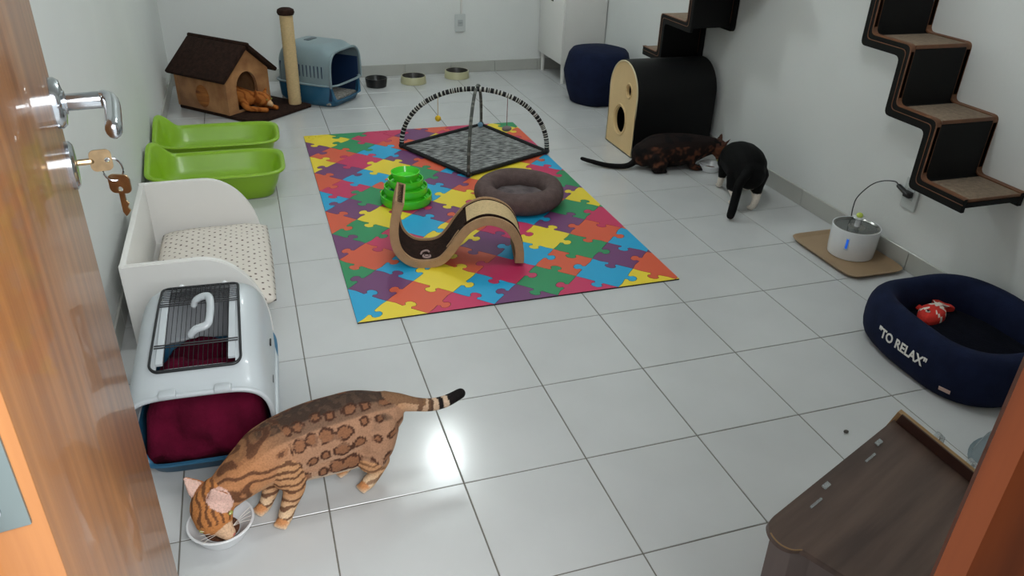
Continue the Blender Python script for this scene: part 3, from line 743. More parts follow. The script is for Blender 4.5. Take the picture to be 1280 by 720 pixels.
for k in range(6):
    a = k*PI/3; bm = NB(); ball(bm, (.017*math.cos(a), .017*math.sin(a), .157), .0095, 10, (1, 1, .35)); obj('petal', bm, M_whitecer, fl)
bm = NB(); ball(bm, (0, 0, .166), .013, 14, (1, 1, .8)); obj('flower_centre', bm, mat('lime_plastic', (196, 214, 90), .4), fl)
wa = math.radians(214)
bm = NB(); box(bm, .0895, .0925, -.008, .008, .045, .098, bev=.002); bmesh.ops.rotate(bm, cent=(0, 0, 0), matrix=Matrix.Rotation(wa, 3, 'Z'), verts=bm.verts); obj('level_window', bm, mat('pale_window', (190, 206, 222), .2), tank)
bm = NB(); box(bm, .0915, .0938, -.0045, .0045, .052, .092, bev=.001); bmesh.ops.rotate(bm, cent=(0, 0, 0), matrix=Matrix.Rotation(wa, 3, 'Z'), verts=bm.verts); obj('level_light', bm, M_blueglow, tank)
bm = NB(); pts_ = spline([(2.215, .915, .132), (2.222, .925, .165), (2.235, .93, .205), (2.255, .90, .265), (2.268, .86, .298), (2.277, .81, .315), (2.279, .79, .31), (2.279, .778, .303)], 6); tube(bm, pts_, .0022, 8)
cab = obj('power_cable', bm, M_cable); tag(cab, 'thin dark power cable arching from fountain to the outlet on the right wall', 'cable')
bm = NB(); tube(bm, [(2.279, .782, .305), (2.279, .735, .290)], .011, 10, flat=.8); box(bm, 2.272, 2.2925, .718, .752, .278, .302, bev=.004); obj('plug', bm, M_black, cab)

# ---------------------------------------------------------------- navy donut bed with lettering
NX, NY = 2.000, .105; RA, RB_, NE = .252, .280, 3.0
t = thing('pet_bed', 'navy blue padded pet bed with white lettering on its side', 'pet bed', (NX, NY, 0))
K = 72; tr = .072
def wallring(i):
    pass
TW = .042
prof = []
for k in range(22):
    a = 2*PI*k/22; prof.append((-TW+TW*math.copysign(abs(math.cos(a))**.8, math.cos(a)), .088+.086*math.copysign(abs(math.sin(a))**.85, math.sin(a))))
# torus-like wall: ring k at inset, height
bm = NB(); R = []
for ins, z in prof:
    R.append([(x*(1+.006*math.sin(9*math.atan2(y, x)))*1, y*(1+.006*math.sin(7*math.atan2(y, x))), max(.0015, z+.004*math.sin(3*math.atan2(y, x)))) for x, y in superell(RA+ins, RB_+ins, NE, K)])
vs = [[bm.verts.new(p) for p in r] for r in R]
for i in range(len(vs)):
    for j in range(K): bm.faces.new((vs[i][j], vs[i][(j+1) % K], vs[(i+1) % len(vs)][(j+1) % K], vs[(i+1) % len(vs)][j]))
wall = obj('bolster', bm, M_navy, t, ang=180)
bm = NB(); nn = []
for r_ in (1, .85, .6, .3, .05): nn.append([(x*r_, y*r_, .060+.03*(1-r_**4)+.004*noise.noise(Vector((x*r_*14, y*r_*14, 0)))) for x, y in superell(RA-.066, RB_-.066, NE, K)])
nn.insert(0, [(x, y, .004) for x, y in superell(RA-.066, RB_-.066, NE, K)]); ring_loft(bm, nn); obj('inner_cushion', bm, M_navydark, t, ang=180)
# lettering wrapped on the bolster's outer side
def text_mesh(s_, size):
    c = bpy.data.curves.new('txt', 'FONT'); c.body = s_; c.size = size; c.extrude = .0006; c.offset = .0011; c.align_x = 'CENTER'; c.resolution_u = 3
    o = bpy.data.objects.new('txt', c); COL.objects.link(o); dg = bpy.context.evaluated_depsgraph_get(); me = bpy.data.meshes.new_from_object(o.evaluated_get(dg)); bpy.data.objects.remove(o); return me
def on_bolster(arc_c, u, v):
    """u: arc length from the angle arc_c, v: height -> point on the outer side and its normal"""
    sup = ON_SUP
    s0 = arc_c+u; L = sup[-1][0]; s0 %= L
    for i in range(len(sup)-1):
        if sup[i][0] <= s0 <= sup[i+1][0]:
            f = (s0-sup[i][0])/(sup[i+1][0]-sup[i][0]); p = sup[i][1].lerp(sup[i+1][1], f); tt = (sup[i+1][1]-sup[i][1]).normalized(); break
    n = Vector((tt.y, -tt.x)); zz = (v-.088)/.086; zz = max(-.98, min(.98, zz)); c_ = math.sqrt(1-abs(zz)**(2/.85))
    ins = -TW+TW*max(c_, 0)**.8
    return Vector((p.x+n.x*ins, p.y+n.y*ins, v)), n, c_
E_ = superell(RA, RB_, NE, 360); ON_SUP = []; acc = 0
for i in range(361):
    p = Vector(E_[i % 360]); 
    if i: acc += (p-ON_SUP[-1][1]).length
    ON_SUP.append((acc, p))
def arc_at(angle):
    best = min(range(360), key=lambda i: abs((math.atan2(E_[i][1], E_[i][0])-angle+PI) % (2*PI)-PI)); return ON_SUP[best][0]
me = text_mesh('"TO RELAX"', .043)
ac = arc_at(math.radians(178))
for v in me.vertices:
    p, n, c_ = on_bolster(ac, v.co.x*.86, .092+v.co.y*1.0-.016)
    up = (v.co.z)
    nz = Vector((n.x*c_, n.y*c_, math.copysign(1, p.z-.088)*math.sqrt(max(0, 1-c_*c_))*.9)).normalized()
    q = p+nz*(.0022+up); v.co = q
obj('lettering', me, mat('white_print', (232, 230, 224), .6), t, smooth=False)
ac2 = arc_at(math.radians(216)); bm = NB(); box(bm, -.017, .017, -.007, .007, 0, .001, bev=.0004)
for v in bm.verts:
    p, n, c_ = on_bolster(ac2, v.co.x, .040+v.co.y); v.co = p+Vector((n.x, n.y, 0))*(.0015+v.co.z)
obj('label_tag', bm, mat('pinkish_tag', (206, 176, 164), .7), t)

# clownfish toy lying in the bed (flat plush)
t = thing('fish_toy', 'red and white striped plush fish toy lying in the navy bed', 'toy', (1.995, .235, .083), math.radians(24))
def fish_outline():
    return [(-.066, -.004), (-.055, .014), (-.03, .028), (0, .032), (.03, .022), (.045, .013), (.06, .026), (.078, .034), (.088, .022), (.085, .0), (.088, -.018), (.076, -.028), (.058, -.018), (.045, -.012), (.03, -.022), (0, -.032), (-.03, -.03), (-.055, -.02)]
bm = NB(); O = [Vector(p).to_3d()*1.25 for p in fish_outline()]; O = spline(O+[O[0]], 3)[:-1]
rg_ = []
for s_, z in ((.97, 0), (1.0, .006), (.99, .016), (.9, .026), (.7, .033), (.35, .037), (.05, .038)):
    rg_.append([(p.x*s_*1 if s_ > .95 else p.x*s_+0, p.y*s_, z*(1-.35*ss(.03, .08, p.x*s_))) for p in O])
ring_loft(bm, rg_); fb = obj('fish_body', bm, [M_red, M_whitefab, M_black], t, ang=180)
for p in fb.data.polygons:
    x = p.center.x+.25*abs(p.center.y)
    if -.030 < x < -.018 or .014 < x < .028 or .052 < x < .060: p.material_index = 1
bm = NB(); lathe(bm, [(.0075, .0), (.0075, .003), (.0005, .004)], 16, (-.046, .004, .034)); ey = obj('eye_ring', bm, M_whitefab, t)
bm = NB(); lathe(bm, [(.0045, .004), (.0045, .006), (.0005, .007)], 14, (-.046, .004, .034)); obj('pupil', bm, M_black, t)
bm = NB(); prism(bm, [(-.01, .034), (.015, .032), (.026, .056), (-.004, .055)], .008, 'z', .006, bev=.003); obj('fin', bm, M_red, t)

# ---------------------------------------------------------------- activity mat with crossing arches
C4 = [(.651, 2.511), (.889, 2.0), (1.40, 2.245), (1.185, 2.79)]
cen = (1.03, 2.39)
t = thing('activity_mat', 'grey pet activity mat with black border and two crossing zebra striped arches', 'activity mat', (*cen, ZM))
LC = [Vector((x-cen[0], y-cen[1], 0)) for x, y in C4]
def streak_mat():
    m = bpy.data.materials.new('streaked_grey_fabric'); m.use_nodes = True; N = m.node_tree.nodes; L = m.node_tree.links; b = N['Principled BSDF']; b.inputs['Roughness'].default_value = .95
    tc = N.new('ShaderNodeTexCoord'); mp = N.new('ShaderNodeMapping'); mp.inputs['Rotation'].default_value = (0, 0, .75); mp.inputs['Scale'].default_value = (14, 90, 1); L.new(tc.outputs['Object'], mp.inputs[0])
    n = N.new('ShaderNodeTexNoise'); n.inputs['Scale'].default_value = 1.6; n.inputs['Detail'].default_value = 3; L.new(mp.outputs[0], n.inputs['Vector'])
    r = N.new('ShaderNodeValToRGB'); r.color_ramp.elements[0].position = .42; r.color_ramp.elements[0].color = (*lin((58, 58, 60)), 1); r.color_ramp.elements[1].position = .62; r.color_ramp.elements[1].color = (*lin((172, 174, 172)), 1)
    L.new(n.outputs['Fac'], r.inputs[0]); L.new(r.outputs[0], b.inputs['Base Color']); return m
bm = NB(); prism(bm, [(p.x*.97, p.y*.97) for p in LC], .007, 'z', .0005, bev=.002); obj('mat_panel', bm, streak_mat(), t)
bm = NB(); pts_ = []
for i in range(4):
    for k in range(6): pts_.append(LC[i].lerp(LC[(i+1) % 4], k/6)*.965+Vector((0, 0, .011)))
tube(bm, pts_, .0115, 8, closed=True, flat=.9); obj('border', bm, mat('black_fabric', (20, 20, 22), .9), t, ang=180)
M_zb, M_zw = mat('zebra_black', (26, 26, 28), .9), mat('zebra_white', (188, 188, 182), .9)
M_dz = mat('arch_grey', (104, 104, 98), .9)
apex = Vector((0.005, -.005, .325))
def arch_pts(a, b, n=46):
    out = []
    for i in range(n+1):
        an = PI*i/n; q = a.lerp(b, (1-math.cos(an))/2); mid = a.lerp(b, .5); k = math.sin(an)
        out.append(Vector((q.x+(apex.x-mid.x)*k, q.y+(apex.y-mid.y)*k, .012+(apex.z-.012)*k**.92)))
    return out
rs = random.Random(3)
def zebra(name, a, b, r, mats, n=260):
    P = arch_pts(a*.965, b*.965, n); pat = []
    while len(pat) < n+20: pat += [0]*rs.choice((1, 2, 2, 3, 4))+[1]*rs.choice((1, 1, 2))
    bm = NB(); tube(bm, P, r, 10, mi=lambda i, j: pat[i]); return obj(name, bm, mats, t, ang=180)
A1 = zebra('arch', LC[0], LC[2], .0125, [M_zb, M_zw])
A2 = zebra('arch', LC[1], LC[3], .0085, [mat('arch_dark', (70, 72, 68), .9), M_dz], 70)
for k, pc in enumerate(LC):
    bm = NB(); ball(bm, pc*.965+Vector((0, 0, .014)), .016, 12); obj('corner_joint', bm, M_black, t)
def hang(name, label, top, ln, r, m, ms, sc=(1, 1, 1)):
    tt = thing(name, label, 'toy', (top[0], top[1], top[2]-ln-r))
    bm = NB(); ball(bm, (0, 0, 0), r, 16, sc); bmesh.ops.translate(bm, vec=(0, 0, 0), verts=bm.verts); q = obj('toy_body', bm, m, tt, ang=180)
    bm = NB(); tube(bm, [(0, 0, r*.9), (0, 0, ln+r)], .0016, 6); obj('string', bm, ms, tt); return tt
def on_arch(u):
    P = arch_pts(LC[0]*.965, LC[2]*.965, 200); q = P[int(u*200)]; return (q.x+cen[0], q.y+cen[1], q.z+ZM)
a = on_arch(.33); tt = hang('hanging_ball', 'small yellow ball hanging from the zebra striped arch', a, .105, .016, mat('yellow_plush', (222, 178, 30), .8), M_sisal)
a = on_arch(.64); hang('hanging_mouse', 'grey mouse toy on a reddish string hanging from the arch', a, .155, .019, mat('mouse_grey', (128, 118, 118), .95), mat('red_string', (128, 62, 60), .9), (1.4, .9, .8))
a = on_arch(.51); hang('hanging_pompom', 'pale blue toy hanging at the centre of the arches', (a[0]+.01, a[1]-.01, a[2]), .17, .014, mat('pale_blue_plush', (110, 150, 176), .9), M_dz)

# ---------------------------------------------------------------- green track tower toy
t = thing('track_tower', 'bright green three-tier ball track toy on the puzzle mat', 'toy', (.545, 1.79, ZM))
def tier(z0, r, hgt, name='track'):
    bm = NB(); lathe(bm, [(r*.60, z0), (r, z0+.002), (r+.006, z0+hgt*.35), (r+.004, z0+hgt), (r, z0+hgt), (r-.002, z0+hgt*.4), (r-.014, z0+hgt*.25), (r-.024, z0+hgt*.45), (r-.026, z0+hgt*.95), (r-.030, z0+hgt*.95), (r-.032, z0+hgt*.4), (r*.60, z0+hgt*.3)], 48); return obj(name, bm, M_neon, t, ang=50)
tiers = [tier(0, .110, .040), tier(.040, .092, .038), tier(.078, .074, .034)]
bm = NB(); lathe(bm, [(.04, .108), (.056, .112), (.064, .142), (.060, .144), (.050, .120), (.03, .114), (.001, .113)], 40); obj('top_bowl', bm, M_neon, t, ang=50)
bm = NB(); lathe(bm, [(.045, .03), (.036, .06), (.036, .112)], 24); obj('core', bm, M_neon, t)
for i, (rr, z0) in enumerate(((.108, 0), (.088, .038), (.068, .074))):
    for k in range(4):
        an = PI/4+k*PI/2+i*.5
        bm = NB(); tube(bm, [((rr-.027)*math.cos(an), (rr-.027)*math.sin(an), z0+.03), ((rr-.012)*math.cos(an), (rr-.012)*math.sin(an), z0+.043), ((rr+.004)*math.cos(an), (rr+.004)*math.sin(an), z0+.03)], .003, 6); obj('guard_loop', bm, M_neon, tiers[i])
bm = NB(); ball(bm, (0, 0, 0), .014, 16); tb = obj('track_ball', bm, M_tealball, origin=(.545-.072, 1.79-.028, ZM+.063), ang=180); tb.data.transform(Matrix.Translation((.545-.072, 1.79-.028, ZM+.063))); tag(tb, 'small dark teal ball in the middle track of the green tower', 'ball')

# ---------------------------------------------------------------- grey donut bed
t = thing('pet_bed', 'round taupe grey donut pet bed on the puzzle mat', 'pet bed', (1.035, 1.665, ZM))
bm = NB(); vs = []; K = 60
for i in range(20):
    a = 2*PI*i/20; vs.append([bm.verts.new(((.157+.045*math.cos(a)*(1+.03*math.sin(5*b)))*math.cos(b), (.157+.045*math.cos(a))*math.sin(b), .050+.049*math.sin(a)*(1+.04*math.sin(4*b+1)) )) for b in [2*PI*j/K for j in range(K)]])
for i in range(20):
    for j in range(K): bm.faces.new((vs[i][j], vs[i][(j+1) % K], vs[(i+1) % 20][(j+1) % K], vs[(i+1) % 20][j]))
obj('bolster', bm, M_greybed, t, ang=180)
bm = NB(); lathe(bm, [(.14, .004), (.138, .03), (.11, .036), (.05, .040), (.001, .04)], 40)
for v in bm.verts:
    if v.co.z > .02: v.co.z += .007*noise.noise(v.co*30)
obj('inner_cushion', bm, M_greybedin, t, ang=180)

# ---------------------------------------------------------------- wave scratcher
wa = math.atan2(-.08, .35)
t = thing('wave_scratcher', 'brown and beige S-shaped wave scratcher standing on the puzzle mat', 'scratcher', (.48, 1.14, ZM), wa)
cl = spline([(-.080, 0, .262), (-.100, 0, .19), (-.104, 0, .12), (-.088, 0, .062), (-.045, 0, .022), (.010, 0, .013), (.064, 0, .026), (.103, 0, .068), (.135, 0, .118), (.172, 0, .160), (.225, 0, .186), (.275, 0, .182), (.322, 0, .155), (.352, 0, .105), (.362, 0, .055), (.362, 0, .013)], 5)
def ribbon(pts, th, y0, y1, off=0, a=0, b=None):
    pts = pts[a:b]; up = []; lw = []
    for i in range(len(pts)):
        tt = (pts[min(i+1, len(pts)-1)]-pts[max(i-1, 0)]).normalized(); n = Vector((-tt.z, 0, tt.x))
        up.append(pts[i]+n*(off+th/2)); lw.append(pts[i]+n*(off-th/2))
    bm = NB(); prism(bm, [(p.x, p.z) for p in up]+[(p.x, p.z) for p in lw[::-1]], y1-y0, 'y', y0, bev=min(.003, th*.3)); return bm
DW = .205
obj('core', ribbon(cl, .020, .012, DW-.012), M_brown, t, ang=50)
ch = mat('beige_plush', (176, 140, 104), .95, var=.08, vscale=30, bump=.4, bscale=180)
for y0, y1 in ((0, .016), (DW-.016, DW)):
    obj('edge_trim', ribbon(cl, .033, y0, y1), ch, t, ang=50, label='beige plush edging')
for a_, b_ in ((0, 4), (len(cl)-4, len(cl))): obj('end_trim', ribbon(cl, .034, .0005, DW-.0005, a=a_, b=b_), ch, t, ang=50)
n0 = int(len(cl)*.60); n1 = int(len(cl)*.90)
obj('sisal_panel', ribbon(cl, .006, .035, DW-.030, off=.0125, a=n0, b=n1), M_sisal, t, ang=50)
for y0 in (.030, DW-.034): obj('piping', ribbon(cl, .008, y0, y0+.006, off=.014, a=n0-1, b=n1+1), M_brown, t)
bm = NB(); tube(bm, spline([(-.010, .055, .032), (-.004, .075, .032), (.012, .082, .033), (.02, .07, .033)], 4), .004, 8); obj('paw_print', bm, mat('pinkish_felt', (168, 142, 136), .9), t)
bm = NB()
lathe(bm, [(.017, .0255), (.017, .029), (.011, .031), (.001, .031)], 24, (.012, .045, 0)); bg = obj('badge', bm, mat('pinkish_felt', (168, 142, 136), .9), t, label='round pinkish felt badge')
bm = NB(); tube(bm, [(.012+.0095*math.cos(a), .045+.0095*math.sin(a), .0315) for a in [2*PI*i/20 for i in range(20)]], .0014, 6, closed=True); obj('badge_ring', bm, M_brown, bg)
obj('slit', ribbon([p.copy() for p in cl], .003, .04, .052, off=.0105, a=int(len(cl)*.45), b=int(len(cl)*.56)), ch, t)

# ---------------------------------------------------------------- wooden litter cabinet, bottom right
ZB = .300
Pa = Vector((.752, -.572)); ex = Vector((.93, .37)).normalized(); ey_ = Vector((ex.y, -ex.x))   # ex along the far edge, ey_ toward the viewer
t = thing('wooden_cat_box', 'dark walnut board box with rounded corner and clear clips near the doorway', 'cat box', (Pa.x, Pa.y, 0), math.atan2(ex.y, ex.x))
# local x = ex, local -y = toward the viewer; lid slopes down toward -y
LXn = .50; sl = math.radians(-0)
ML_ = Matrix.Translation((0, 0, ZB)) @ Matrix.Rotation(math.radians(16), 4, 'X')
lid = []
r_ = .06
for i in range(9): a = PI+PI/2*i/8; lid.append((r_+r_*math.cos(a)-.0, -.30+r_+r_*math.sin(a)))
lid = [(0, -.045)]+[(r_*.8*(1-math.cos(PI/2*i/6)), -.045+.045*math.sin(PI/2*i/6)) for i in range(1, 7)]+[(LXn, 0), (LXn, -.34), (.06, -.34), (.012, -.10)]
lid = [tuple(p)[:2] for p in spline([(.034, .006, 0), (.012, .002, 0), (-.003, -.014, 0), (-.006, -.036, 0), (.004, -.056, 0), (.022, -.068, 0)], 5)][::-1]+[(LXn, .006), (LXn, -.34), (.12, -.34)]
lid = lid[::1]
bm = NB(); prism(bm, lid, .014, 'z', -.014, bev=.001, M=ML_); obj('lid', bm, M_walnut, t, smooth=False)
bm = NB(); bx = [(.014, -.058), (.012, -.012), (LXn-.005, -.008), (LXn-.005, -.33), (.13, -.33), (.040, -.085)]
v0 = [(x, y, .004) for x, y in bx]; v1 = [tuple(ML_ @ Vector((x, y, -.016))) for x, y in bx]
ring_loft(bm, [v0, v1]); obj('body', bm, mat('grey_walnut_side', (104, 92, 88), .5, var=.1, vscale=5, stretch=(4, 4, .5)), t, smooth=False)
bm = NB(); box(bm, LXn+.001, LXn+.017, -.34, .010, -.25, .022, bev=.001, M=ML_); sp = obj('end_panel', bm, M_lip, t, smooth=False)
bm = NB(); box(bm, LXn-.004, LXn+.0005, -.34, .0, .001, .026, bev=.0005, M=ML_); obj('panel_face', bm, mat('dark_brown_board', (58, 30, 20), .5), sp, smooth=False)
bm = NB(); tube(bm, [tuple(ML_ @ Vector((x, y, .0))) for x, y in lid[:16]], .0014, 6); obj('edge_band', bm, M_lip, t)
for lx in (.19, .40):
    bm = NB(); box(bm, lx-.010, lx+.010, -.016, -.006, .0, .005, bev=.0015, M=ML_); obj('clip', bm, M_clear, t)
    bm = NB(); box(bm, lx-.075, lx-.035, -.026, -.021, .0, .003, bev=.001, M=ML_); obj('clip', bm, M_clear, t)
for ly in (-.075, -.155):
    bm = NB(); tube(bm, [tuple(ML_ @ Vector((LXn+.017, ly, .0))), tuple(ML_ @ Vector((LXn+.045, ly, .012))), tuple(ML_ @ Vector((LXn+.060, ly-.01, .0))), tuple(ML_ @ Vector((LXn+.05, ly-.02, -.02))), tuple(ML_ @ Vector((LXn+.017, ly-.02, -.02)))], .006, 8); obj('clear_hook', bm, M_clear, t)
bm = NB(); tube(bm, [(.014, -.06, .16), (.010, -.062, .19), (.006, -.075, .198), (.006, -.085, .18)], .005, 8); obj('clear_hook', bm, M_clear, t)

t = thing('plastic_bowl', 'grey translucent round bowl upturned behind the wooden box, half hidden by the door jamb', 'bowl', (1.76, -.385, 0))
bm = NB(); lathe(bm, [(.150, 0), (.152, .006), (.143, .008), (.130, .05), (.10, .085), (.05, .10), (.001, .103)], 40, cap0=False); obj('dome', bm, M_greyplastic, t)
kb = obj('kibble', (lambda b: (ball(b, (1.397, -.106, .005), .006, 10, (1.3, 1, .7)), b)[1])(NB()), mat('kibble_grey', (88, 84, 80), .9)); tag(kb, 'small dark kibble lying alone on a floor tile', 'kibble')

# ---------------------------------------------------------------- cats
M_fur = fur_mat('cat_fur')
def figure(chains, blobs, base, voxel=.0034, smooth=5, colour=None, name='body', parent=None):
    """chains: (tag, points, radii, flat); one continuous surface by voxel remesh, coloured per vertex"""
    bm = NB(); S = []
    for tg, pts, rad, fl in chains:
        P = spline(pts, 6); R = rsp(rad, 6)
        tube(bm, P, R, 16, flat=fl)
        L = sum((P[i+1]-P[i]).length for i in range(len(P)-1)); acc = 0
        for i, p in enumerate(P):
            if i: acc += (P[i]-P[i-1]).length
            S.append((tg, p, max(R[i], .004), acc/L))
    for tg, c, r, sc, M in blobs:
        ball(bm, c, r, 20, sc, M); S.append((tg, Vector(c), r, .5))
    me = bpy.data.meshes.new('raw'); bm.to_mesh(me); bm.free()
    o = bpy.data.objects.new('raw', me); COL.objects.link(o)
    m1 = o.modifiers.new('r', 'REMESH'); m1.mode = 'VOXEL'; m1.voxel_size = voxel
    m2 = o.modifiers.new('s', 'SMOOTH'); m2.iterations = smooth; m2.factor = .5
    dg = bpy.context.evaluated_depsgraph_get(); res = bpy.data.meshes.new_from_object(o.evaluated_get(dg)); bpy.data.objects.remove(o)
    co = np.empty(len(res.vertices)*3); res.vertices.foreach_get('co', co); co = co.reshape(-1, 3)
    SP = np.array([tuple(s[1]) for s in S]); SR = np.array([s[2] for s in S])
    cols = np.ones((len(co), 4))
    best = np.zeros(len(co), int)
    for a in range(0, len(co), 4000):
        d = np.linalg.norm(co[a:a+4000, None, :]-SP[None], axis=2)/SR[None]; best[a:a+4000] = d.argmin(1)
    nr = np.empty(len(co)*3); res.vertices.foreach_get('normal', nr); nr = nr.reshape(-1, 3)
    for i in range(len(co)):
        tg, p, r, s = S[best[i]]; cols[i, :3] = lin(colour(tg, s, Vector(co[i]), Vector(nr[i]), p, r))
    at = res.color_attributes.new('coat', 'FLOAT_COLOR', 'POINT'); at.data.foreach_set('color', cols.ravel())
    return obj(name, res, M_fur, parent, world=True, ang=180)
def mixc(a, b, t): t = max(0, min(1, t)); return tuple(a[k]*(1-t)+b[k]*t for k in range(3))
def Vn(v, s): return noise.noise(v*s)
def paw(tg, x, y, z, dx, dy, r=.014):
    d = Vector((dx, dy, 0)).normalized(); n = Vector((-d.y, d.x, 0)); c = Vector((x, y, z)); out = [(tg, c, r, (1.15, 1.05, .8), None)]
    for k in (-1.5, -.5, .5, 1.5): out.append((tg, c+d*r*.85*(1-.06*abs(k)**2)+n*k*r*.52+Vector((0, 0, -.002)), r*.42, (1, 1, .85), None))
    return out
def ear(tg, base, tip, w, side):
    """a thin cupped ear as a flattened cone"""
    b, t = Vector(base), Vector(tip); return (tg, [b-(t-b)*.25, b+(t-b)*.25, b+(t-b)*.65, t], [w, w*.85, w*.48, w*.12], .38)

# --- spotted (bengal-patterned) cat eating from the bowl, near
t = thing('cat', 'brown spotted cat with ringed tail eating from a white bowl beside the silver carrier', 'cat', (0, .08, 0))
sp_pts = [(.152, .120, .165), (.10, .112, .163), (.045, .104, .158), (-.015, .098, .152), (-.07, .086, .146), (-.118, .070, .144), (-.160, .048, .132), (-.198, .028, .116), (-.225, .012, .102)]
sp_r = [.056, .074, .079, .080, .078, .070, .058, .048, .041]
chains = [('body', sp_pts, sp_r, 1.04),
  ('tail', [(.165, .122, .190), (.195, .120, .190), (.235, .118, .178), (.275, .118, .168), (.315, .122, .168), (.355, .130, .178)], [.034, .024, .018, .0165, .0155, .0135], 1),
  ('thigh', [(.130, .085, .150), (.122, .062, .110), (.112, .045, .090)], [.058, .047, .030], 1),
  ('hleg', [(.112, .046, .092), (.132, .066, .072), (.140, .078, .052), (.118, .062, .028), (.100, .052, .015)], [.034, .026, .019, .016, .017], 1),
  ('thigh', [(.12, .145, .15), (.105, .15, .115), (.09, .145, .090)], [.052, .042, .028], 1),
  ('hleg', [(.09, .145, .095), (.105, .150, .07), (.105, .150, .05), (.078, .135, .026), (.055, .12, .014)], [.026, .019, .015, .013, .014], 1),
  ('fleg', [(-.085, .050, .135), (-.080, .034, .100), (-.072, .020, .076), (-.086, .006, .045), (-.100, -.010, .018)], [.052, .040, .027, .0195, .017], 1),
  ('fleg', [(-.105, .09, .12), (-.112, .085, .09), (-.118, .075, .06), (-.132, .058, .03), (-.142, .046, .016)], [.042, .034, .024, .0175, .016], 1),
  ('head', [(-.235, .012, .102), (-.248, -.004, .089), (-.248, -.018, .074)], [.044, .0475, .043], 1),
  ('muzzle', [(-.240, -.028, .064), (-.228, -.042, .050), (-.222, -.048, .044)], [.029, .0215, .017], 1),
  ('body', [(.125, .098, .118), (.07, .085, .112), (.0, .078, .112), (-.07, .066, .118)], [.052, .055, .056, .054], 1),
  ear('ear', (-.270, .022, .114), (-.302, .050, .140), .027, 1),
  ear('ear', (-.230, -.022, .118), (-.238, -.034, .164), .027, 1)]
blobs = paw('paw', -.106, -.018, .012, -.6, -.8, .015) + paw('paw', -.150, .038, .012, -.8, -.6, .015) + paw('paw', .092, .046, .012, -.8, -.4, .015) + paw('paw', .046, .113, .012, -.9, -.4)
rs = random.Random(11); ROS = []
for i in range(9):
    for j in range(4):
        s = .0+i*.098+(j % 2)*.048; ROS.append((s+rs.uniform(-.012, .012), -.72+j*.58+rs.uniform(-.06, .06), rs.uniform(.0105, .0165)*(.75 if i < 2 else 1), rs.random()))
axis = [Vector(p) for p in sp_pts]; AX = spline(axis, 10)
AXL = [0]
for i in range(1, len(AX)): AXL.append(AXL[-1]+(AX[i]-AX[i-1]).length)
def body_coords(p):
    i = min(range(len(AX)), key=lambda k: (AX[k]-p).length_squared); tt = (AX[min(i+1, len(AX)-1)]-AX[max(i-1, 0)]).normalized()
    side = tt.cross(Vector((0, 0, 1))).normalized(); up = side.cross(tt); d = p-AX[i]
    return AXL[i]/AXL[-1], math.atan2(d.dot(side), d.dot(up)), d.length
def q_gap(p): return Vn(p+Vector((5, 2, 1)), 45) > -.28
def bengal(tg, s, p, n, c, r):
    back, flank, belly = (98, 76, 62), (172, 130, 102), (222, 200, 176)
    dark, mid = (84, 52, 36), (136, 90, 62)
    if tg in ('body', 'thigh'):
        S_, ph, rd = body_coords(p)
        base = mixc(flank, back, ss(.55, .98, n.z)); base = mixc(base, belly, ss(.0, -.75, n.z))
        base = mixc(base, (196, 128, 76), ss(.45, .9, S_)*.6)
        if n.z > .80 and S_ < .95: base = mixc(base, (52, 40, 34), .6*ss(.80, .97, n.z)*(.6+.6*(Vn(p, 60) > -.1)))
        a = abs(ph); L = AXL[-1]
        if S_ < .60 and n.z > -.75:
            dmin = 9; rr = .01; m_ = 0
            for (qs, qa, qr, q4) in ROS:
                du = (S_-qs)*L*.80; dv = (a-1.15-qa)*.078
                dd_ = math.hypot(du, dv*.9)*(1+.25*Vn(p, 70)); 
                if dd_-qr < dmin: dmin = dd_-qr; rr = qr
            if dmin < -.0040: base = mixc(base, mid, .8)
            elif dmin < .0005: base = mixc(base, (70, 42, 30), .9 if q_gap(p) else .35)
            elif dmin < .0015: base = mixc(base, dark, .3)
        else:
            w = math.sin(a*7+2.6*Vn(p, 20)*3+S_*18)
            if w > .55: base = mixc(base, dark, .75)
            elif w > .3: base = mixc(base, mid, .5)
        return base
    if tg == 'tail':
        base = mixc((186, 138, 100), (214, 196, 176), s*.9)
        k = s*7.5
        if s > .90: return (22, 18, 18)
        if (k % 1) < .5 and s > .38: return mixc((120, 88, 66), (26, 20, 20), ss(.5, .7, s))
        if n.z > .5 and s < .5: return (132, 98, 72)
        return base
    if tg in ('fleg', 'hleg'):
        base = mixc((196, 146, 104), (224, 192, 156), ss(.5, 1, s))
        if math.sin(p.z*330+Vn(p, 40)*3) > .35: base = mixc(base, dark, .75 if tg == 'fleg' else .5)
        return base
    if tg == 'paw': return mixc((206, 142, 92), (230, 206, 180), ss(.02, .008, p.z))
    if tg == 'ear': return (226, 186, 172) if n.dot(Vector((.1, -.75, .25))) > .25 else (178, 112, 70)
    base = (196, 128, 74)
    if tg == 'muzzle': return mixc(base, (226, 200, 176), .7)
    w = math.sin((p.x+.246)*420+Vn(p, 40)*3)
    if w > .3 and n.z > .1: base = mixc(base, dark, .7)
    return base
figure(chains, blobs, None, colour=bengal, voxel=.0030, smooth=4, parent=t)
M_eye = mat('amber_eye', (150, 150, 70), .1, coat=1); M_nose = mat('pink_nose', (176, 100, 88), .5)
bm = NB(); ball(bm, (-.212, -.056, .044), .0055, 10, (1.1, .8, .8)); obj('nose', bm, M_nose, t, world=True)
for e in ((-.272, -.046, .064), (-.212, -.032, .086)):
    bm = NB(); ball(bm, e, .0075, 12, (1, 1, .6)); obj('eye', bm, M_eye, t, world=True)
bm = NB()
